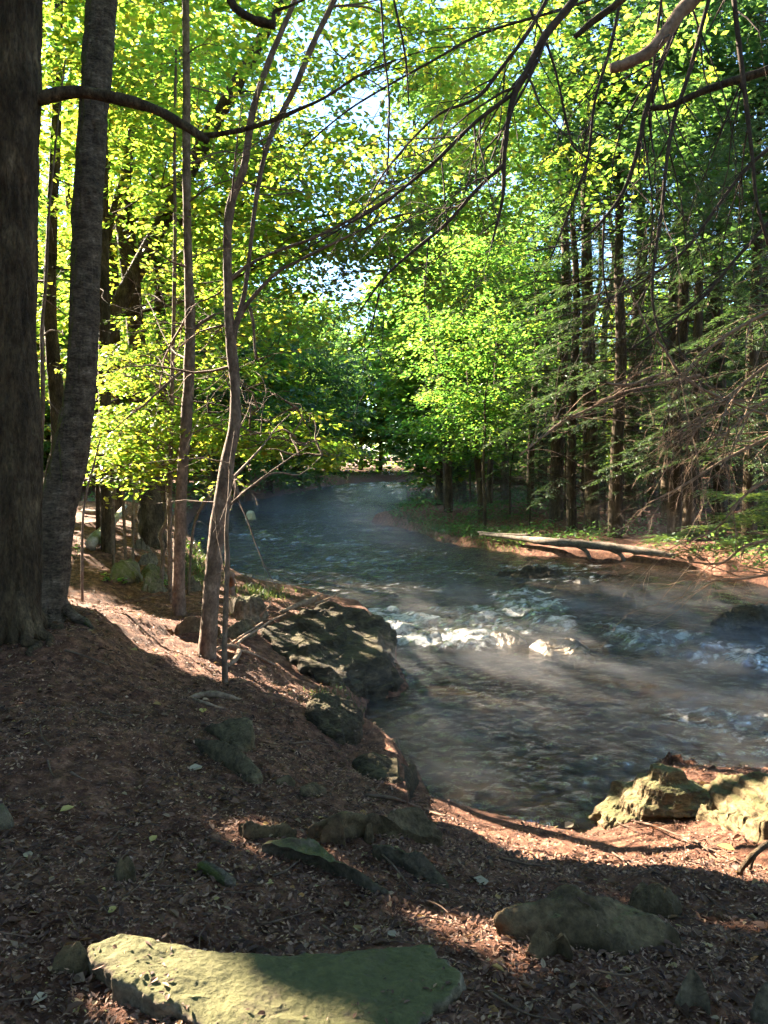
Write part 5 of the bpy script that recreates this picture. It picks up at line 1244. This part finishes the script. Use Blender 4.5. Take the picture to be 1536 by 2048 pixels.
# larger single fallen leaves and twigs one can pick out
M['leaf_yellow'] = leaf_mat("yellow_fallen_leaf", [(0, (.40, .30, .06)), (1, (.36, .28, .10))], [(0, (.4, .3, .05)), (1, (.4, .3, .1))], .2, .6)
M['leaf_tan'] = leaf_mat("tan_fallen_leaf", [(0, (.33, .24, .15)), (1, (.36, .28, .19))], [(0, (.3, .2, .1)), (1, (.3, .2, .1))], .2, .6)
M['leaf_rust'] = leaf_mat("rust_fallen_leaf", [(0, (.30, .11, .035)), (1, (.26, .09, .03))], [(0, (.3, .1, .03)), (1, (.3, .1, .03))], .2, .6)
for k, (px, py, w, mt, lab) in enumerate([
    (405, 1532, 30, 'leaf_tan', "flat tan leaf left of the pointed lower end of the long grey rock"), (978, 1762, 36, 'leaf_tan', "broad tan leaf alone on the shaded litter right of the rock cluster"),
    (262, 1298, 16, 'leaf_yellow', "bright yellow leaf in the sunlit strip below the curved mossy trunk"), (312, 1298, 14, 'leaf_yellow', "golden leaf in the sunlit strip, right of the brightest yellow one"),
    (120, 1622, 24, 'leaf_yellow', "pale yellow leaf on the dark litter toward the left edge"), (215, 1826, 22, 'leaf_yellow', "pale greenish leaf just above the left part of the mossy slab"), (60, 1716, 26, 'leaf_tan', "curled tan leaf low at the left edge"),
    (1300, 1655, 22, 'leaf_rust', "orange-brown leaf in the sun below the crested ledge"), (640, 1672, 14, 'leaf_rust', "orange leaf on the rocks beside the pale sunlit rock"), (1365, 1678, 24, 'leaf_tan', "bleached leaf on the sunlit litter below the slanting ledge"),
    (1470, 1700, 28, 'leaf_yellow', "yellow leaf on the sunlit litter near the right edge"), (796, 1870, 22, 'leaf_tan', "narrow tan leaf above the right part of the mossy slab"), (405, 1425, 22, 'leaf_yellow', "small yellow leaf below the bulging root"), (300, 1683, 22, 'leaf_yellow', "pale yellow leaf in the middle of the shaded litter"),
    (95, 1985, 32, 'leaf_tan', "large tan leaf left of the mossy slab"), (1130, 1655, 24, 'leaf_tan', "white sunlit leaf at the tip of the shore by the water")]):
    p = GT(px, py, .012); d = (p - CAM) @ CF; s = w / F_PX * d; a = rng.uniform(0, 6.28); mb = MB()
    leaves_mesh(mb, p[None], np.array([[math.cos(a), math.sin(a), .12]]), np.array([[.1, -.25, 1.0]]), s * 1.2, s * .75, True, .12, -.12)
    v = mb.v[0]; mb.add(v - np.array([0, 0, .0015]), mb.q[0][:, ::-1])
    o = mb.build("fallen_leaf", M[mt], smooth=False, offset=p); o.location = p; tag(o, lab, 'leaf', 'single leaves lying on the litter')
for k, (tr, w, lab) in enumerate([
    ([(250, 1792), (285, 1765), (330, 1712)], 5, "straight thin stick lying left of the mossy branch piece"), ([(300, 1770), (350, 1772), (405, 1767)], 4, "thin stick pointing at the mossy branch piece"), ([(545, 1752), (570, 1742), (597, 1722)], 6, "short stick beside the dark mossy wedge"),
    ([(142, 1545), (160, 1555), (182, 1563)], 5, "short pale stick on the left of the litter slope"), ([(95, 1520), (103, 1545), (110, 1555)], 4, "little bent twig on the left litter slope"), ([(645, 1850), (670, 1868), (690, 1878)], 4, "pale curved twig above the middle of the mossy slab"),
    ([(745, 1690), (790, 1735), (820, 1775), (832, 1785)], 5, "sunlit bent twig lying across the rock cluster"), ([(1228, 1600), (1226, 1630), (1245, 1650), (1280, 1655), (1310, 1645)], 4, "looped pale twig lying at the left foot of the crested ledge"), ([(1390, 1680), (1410, 1695), (1425, 1710)], 5, "short pale twig on the sunlit litter under the ledges"),
    ([(1225, 1705), (1250, 1722), (1268, 1742)], 4, "thin pale twig at the edge of the shade on the sunlit litter"), ([(1412, 1790), (1440, 1815), (1480, 1830)], 4, "thin pale twig along the right shadow edge"), ([(1415, 1925), (1428, 1950), (1432, 1968)], 4, "upright-looking twig above the pointed mossy stone"),
    ([(980, 1985), (1020, 2010), (1060, 2030), (1120, 2040)], 6, "forked sunlit stick along the bottom edge"), ([(1180, 1985), (1215, 2020), (1235, 2045)], 4, "slanting twig at the bottom edge, left of the pointed mossy stone"), ([(1190, 1940), (1250, 1950), (1300, 1935)], 5, "dark curved twig in the shade below the large smooth rock"),
    ([(580, 1488), (620, 1484), (665, 1492)], 6, "grey stick lying right of the sheer-faced rock"), ([(730, 1590), (790, 1598), (850, 1620), (890, 1632)], 8, "long dark stick along the top of the sunlit shore strip"), ([(100, 1490), (85, 1475), (80, 1450)], 4, "curved twig low on the left slope"),
    ([(850, 1800), (885, 1815), (930, 1862)], 4, "sunlit twig at the left of the small sunlit streak"), ([(1000, 1715), (1050, 1728), (1100, 1732)], 6, "half buried dark root-like stick in the shaded litter"), ([(1250, 1640), (1310, 1652), (1400, 1690), (1440, 1705)], 5, "dark stick drooping across the sunlit litter"),
    ([(520, 1850), (560, 1840), (600, 1828), (640, 1815)], 4, "thin brown twig on the shaded litter above the slab"), ([(130, 1300), (170, 1312), (215, 1330)], 5, "dark root-like stick at the foot of the thick trunk"), ([(190, 1420), (230, 1432), (265, 1430)], 5, "grey stick on the upper left litter")]):
    px_obj('fallen_twig', lab, 'twig', [[(a, b, w * (1 - .5 * i / (len(tr) - 1)), .018 + .02 * (i % 2)) for i, (a, b) in enumerate(tr)]], M['litter_twig'], 600 + k, seg=6, group='twigs lying on the near bank')

# fine twig debris: uncountable
mb = MB(); x, y, z = scatter_ground(1100, 1.8, 10)
for k in range(len(x)):
    a = rng.uniform(0, 6.28); L = rng.uniform(.05, .22); d = np.array([math.cos(a), math.sin(a), 0]); p = np.array([x[k], y[k], z[k] + .008])
    q = [p, p + d * L * .5 + rng.normal(0, .012, 3) + [0, 0, .012], p + d * L + rng.normal(0, .01, 3)]
    q[2][2] = float(hz(q[2][0], q[2][1])) + .006
    mb.tube(q, [rng.uniform(.0012, .0032)] * 3, 4, cap=False)
tag(mb.build("twig_litter", M['litter_twig'], smooth=False), kind='stuff')

def tufts(name, label_kind, spots, n_per, h, mat, seed, spread=.25):
    rng = np.random.default_rng(seed); cm = MB(); P_ = np.repeat(np.array(spots), n_per, 0); n = len(P_)
    P_ = P_ + rng.normal(0, spread, (n, 3)) * [1, 1, 0]; P_[:, 2] = np.maximum(hz(P_[:, 0], P_[:, 1]), 0) - .01
    k = ~in_poly(P_[:, 0], P_[:, 1], WATER); P_ = P_[k]; n = len(P_)
    ax = np.stack([rng.normal(0, .45, n), rng.normal(0, .45, n), np.ones(n)], -1); nr = np.stack([rng.normal(0, 1, n), rng.normal(0, 1, n), rng.normal(0, .3, n)], -1)
    s = h * rng.uniform(.4, 1.3, n); leaves_mesh(cm, P_, ax, nr, s, s * .13, False, .35, .05)
    return tag(cm.build(name, M[mat], smooth=False), kind='stuff')
sp = [GT(a, b, 0) for a, b in zip(rng.uniform(800, 1040, 90), rng.uniform(1030, 1098, 90))]
tufts("bank_grass", None, sp, 60, .16, 'grass', 1, .35)
sp = [GT(a, b, 0) for a, b in [(640, 1392), (665, 1390), (690, 1400), (705, 1412), (655, 1410), (720, 1430)]]
tufts("bank_grass", None, sp, 60, .07, 'grass', 2, .10)
sp = [GT(a, b, 0) for a, b in zip(rng.uniform(365, 412, 26), rng.uniform(1095, 1180, 26))] + [GT(a, b, 0) for a, b in zip(rng.uniform(500, 545, 8), rng.uniform(1184, 1200, 8))]
tufts("bank_grass", None, sp, 60, .12, 'grass', 3, .2)
# undergrowth along the far banks, one mass
ru = np.random.default_rng(31); U = []
for _ in range(40):
    d_ = np.exp(ru.uniform(math.log(16), math.log(110), 4000)); q = P(ru.uniform(-100, 1700, 4000), 950, d_); x_, y_ = q[:, 0], q[:, 1]
    ds = poly_dist(x_, y_, WATER); ok = ~in_poly(x_, y_, WATER) & (ds > .15) & ((ru.uniform(0, 1, 4000) < np.exp(-ds / 2.5)) | ((x_ > 3) & (ru.uniform(0, 1, 4000) < .55))) & ((x_ > 0) | (y_ > 26)) & (fbm(np.stack([x_ * .7, y_ * .7, x_ * 0], -1), 2, 3) > -.15)
    U.append(np.stack([x_[ok], y_[ok]], -1))
U = np.concatenate(U)[:42000]; n = len(U); z_ = np.where(U[:, 1] < 59, hz(U[:, 0], U[:, 1]), height(U[:, 0], U[:, 1], False)); top_ = .12 + .35 * np.clip(fbm(np.stack([U[:, 0] * .5, U[:, 1] * .5, z_ * 0], -1), 2, 6) + .3, 0, 1)
cm = MB(); a = ru.uniform(0, 6.28, n); s = ru.uniform(.08, .2, n) * np.clip(U[:, 1] / 30, .8, 2)
leaves_mesh(cm, np.stack([U[:, 0], U[:, 1], z_ + ru.uniform(0, 1, n) * top_], -1), np.stack([np.cos(a), np.sin(a), ru.normal(.2, .4, n)], -1), np.stack([ru.normal(0, .5, n), ru.normal(0, .5, n), np.ones(n)], -1), s, s * .5, False)
tag(cm.build("bank_undergrowth", M['leaf_deep'], smooth=False), kind='stuff')
# little leafy plants at the left
for k, (px, py, d, n, hh, lab) in enumerate([(150, 1120, 9.0, 26, .35, "small leafy seedling right of the curved mossy trunk"), (215, 1165, 10.2, 22, .16, "low green leafy plant in front of the flat topped mossy rock"), (250, 1170, 10.3, 14, .12, "tiny leafy plant below the flat topped mossy rock"),
     (335, 1180, 10.2, 20, .2, "small fern-like plant at the foot of the tallest slender tree"), (392, 1120, 12, 60, .5, "bushy pale green shrub at the waterside behind the slender trees")]):
    b = GT(px, py, 0); root = empty('low_plant', b, lab, 'plant'); sm = MB(); pos = []; ax = []
    for j in range(5):
        a = rng.uniform(0, 6.28); top = b + np.array([math.cos(a) * hh * .5, math.sin(a) * hh * .5, hh * rng.uniform(.6, 1.1)]); sm.tube([b, (b + top) / 2 + [0, 0, hh * .1], top], [.004, .003, .002], 4, cap=False)
        for i in range(n // 5 + 1):
            t = rng.uniform(.35, 1); pos.append(b + (top - b) * t); aa = rng.uniform(0, 6.28); ax.append([math.cos(aa), math.sin(aa), rng.normal(0, .2)])
    cm = MB(); s = rng.uniform(.05, .1, len(pos)); leaves_mesh(cm, np.array(pos), np.array(ax), np.array([0, 0, 1.]) + rng.normal(0, .3, (len(pos), 3)), s, s * .6, True)
    sm.build("stem", M['twig'], root, offset=b); cm.build("foliage", M['leaf_mid'], root, smooth=False, offset=b)

# ------------------------------------------------------------------ morning mist over the river
def mist(name, lo, hi, dens, scale, stretch, lo_t, hi_t, seed, top=.6, step=.12):
    lo = np.array(lo); hi = np.array(hi); c = (lo + hi) / 2
    m, nt, out = new_mat(name + "_air"); L = nt.links
    tc = nd(nt, "TexCoord"); mp = nd(nt, "Mapping"); mp.vector_type = 'TEXTURE'; mp.inputs["Scale"].default_value = stretch; mp.inputs["Rotation"].default_value = (0, 0, math.radians(-42)); mp.inputs["Location"].default_value = (seed * 3.1, seed, 0); L.new(tc.outputs["Object"], mp.inputs[0])
    n = nd(nt, "TexNoise", Scale=scale, Detail=3.0, Roughness=.6, Distortion=.6); L.new(mp.outputs[0], n.inputs["Vector"])
    mr = nd(nt, "MapRange", _interpolation_type='SMOOTHSTEP'); mr.inputs[1].default_value = lo_t; mr.inputs[2].default_value = hi_t; mr.inputs[4].default_value = dens; L.new(n.outputs[0], mr.inputs[0])
    # thinner with height and towards the sides
    g = nd(nt, "SeparateXYZ"); L.new(tc.outputs["Generated"], g.inputs[0])
    def fade(o, a, b):
        f = nd(nt, "MapRange", _interpolation_type='SMOOTHSTEP'); f.inputs[1].default_value = a; f.inputs[2].default_value = b; L.new(o, f.inputs[0]); return f.outputs[0]
    prod = mr.outputs[0]
    for o_, a, b in [(g.outputs[2], 1.0, top * .15), (g.outputs[0], 0, .15), (g.outputs[0], 1, .85), (g.outputs[1], 0, .15), (g.outputs[1], 1, .85)]:
        mm = nd(nt, "Math", _operation='MULTIPLY'); L.new(prod, mm.inputs[0]); L.new(fade(o_, a, b), mm.inputs[1]); prod = mm.outputs[0]
    v = nd(nt, "VolumePrincipled", Anisotropy=.25); v.inputs["Color"].default_value = (.95, .93, .92, 1); L.new(prod, v.inputs["Density"])
    L.new(v.outputs[0], out.inputs["Volume"])
    try: m.cycles.volume_step_rate = step
    except Exception: pass
    mb = MB(); h = (hi - lo) / 2
    vv = [(-h[0], -h[1], -h[2]), (h[0], -h[1], -h[2]), (h[0], h[1], -h[2]), (-h[0], h[1], -h[2]), (-h[0], -h[1], h[2]), (h[0], -h[1], h[2]), (h[0], h[1], h[2]), (-h[0], h[1], h[2])]
    mb.add(vv, [(0, 3, 2, 1), (4, 5, 6, 7), (0, 1, 5, 4), (1, 2, 6, 5), (2, 3, 7, 6), (3, 0, 4, 7)])
    o = mb.build(name, m, smooth=False); o.location = c
    return tag(o, kind='stuff')
mist("river_mist", (-1.5, 5.0, .02), (11, 15.5, .7), .26, 1.8, (2.4, .62, .7), .47, .74, 1)
mist("river_mist", (-9, 16.5, .02), (9, 58, 2.0), .05, .25, (1.6, .9, 1), .47, .74, 2)
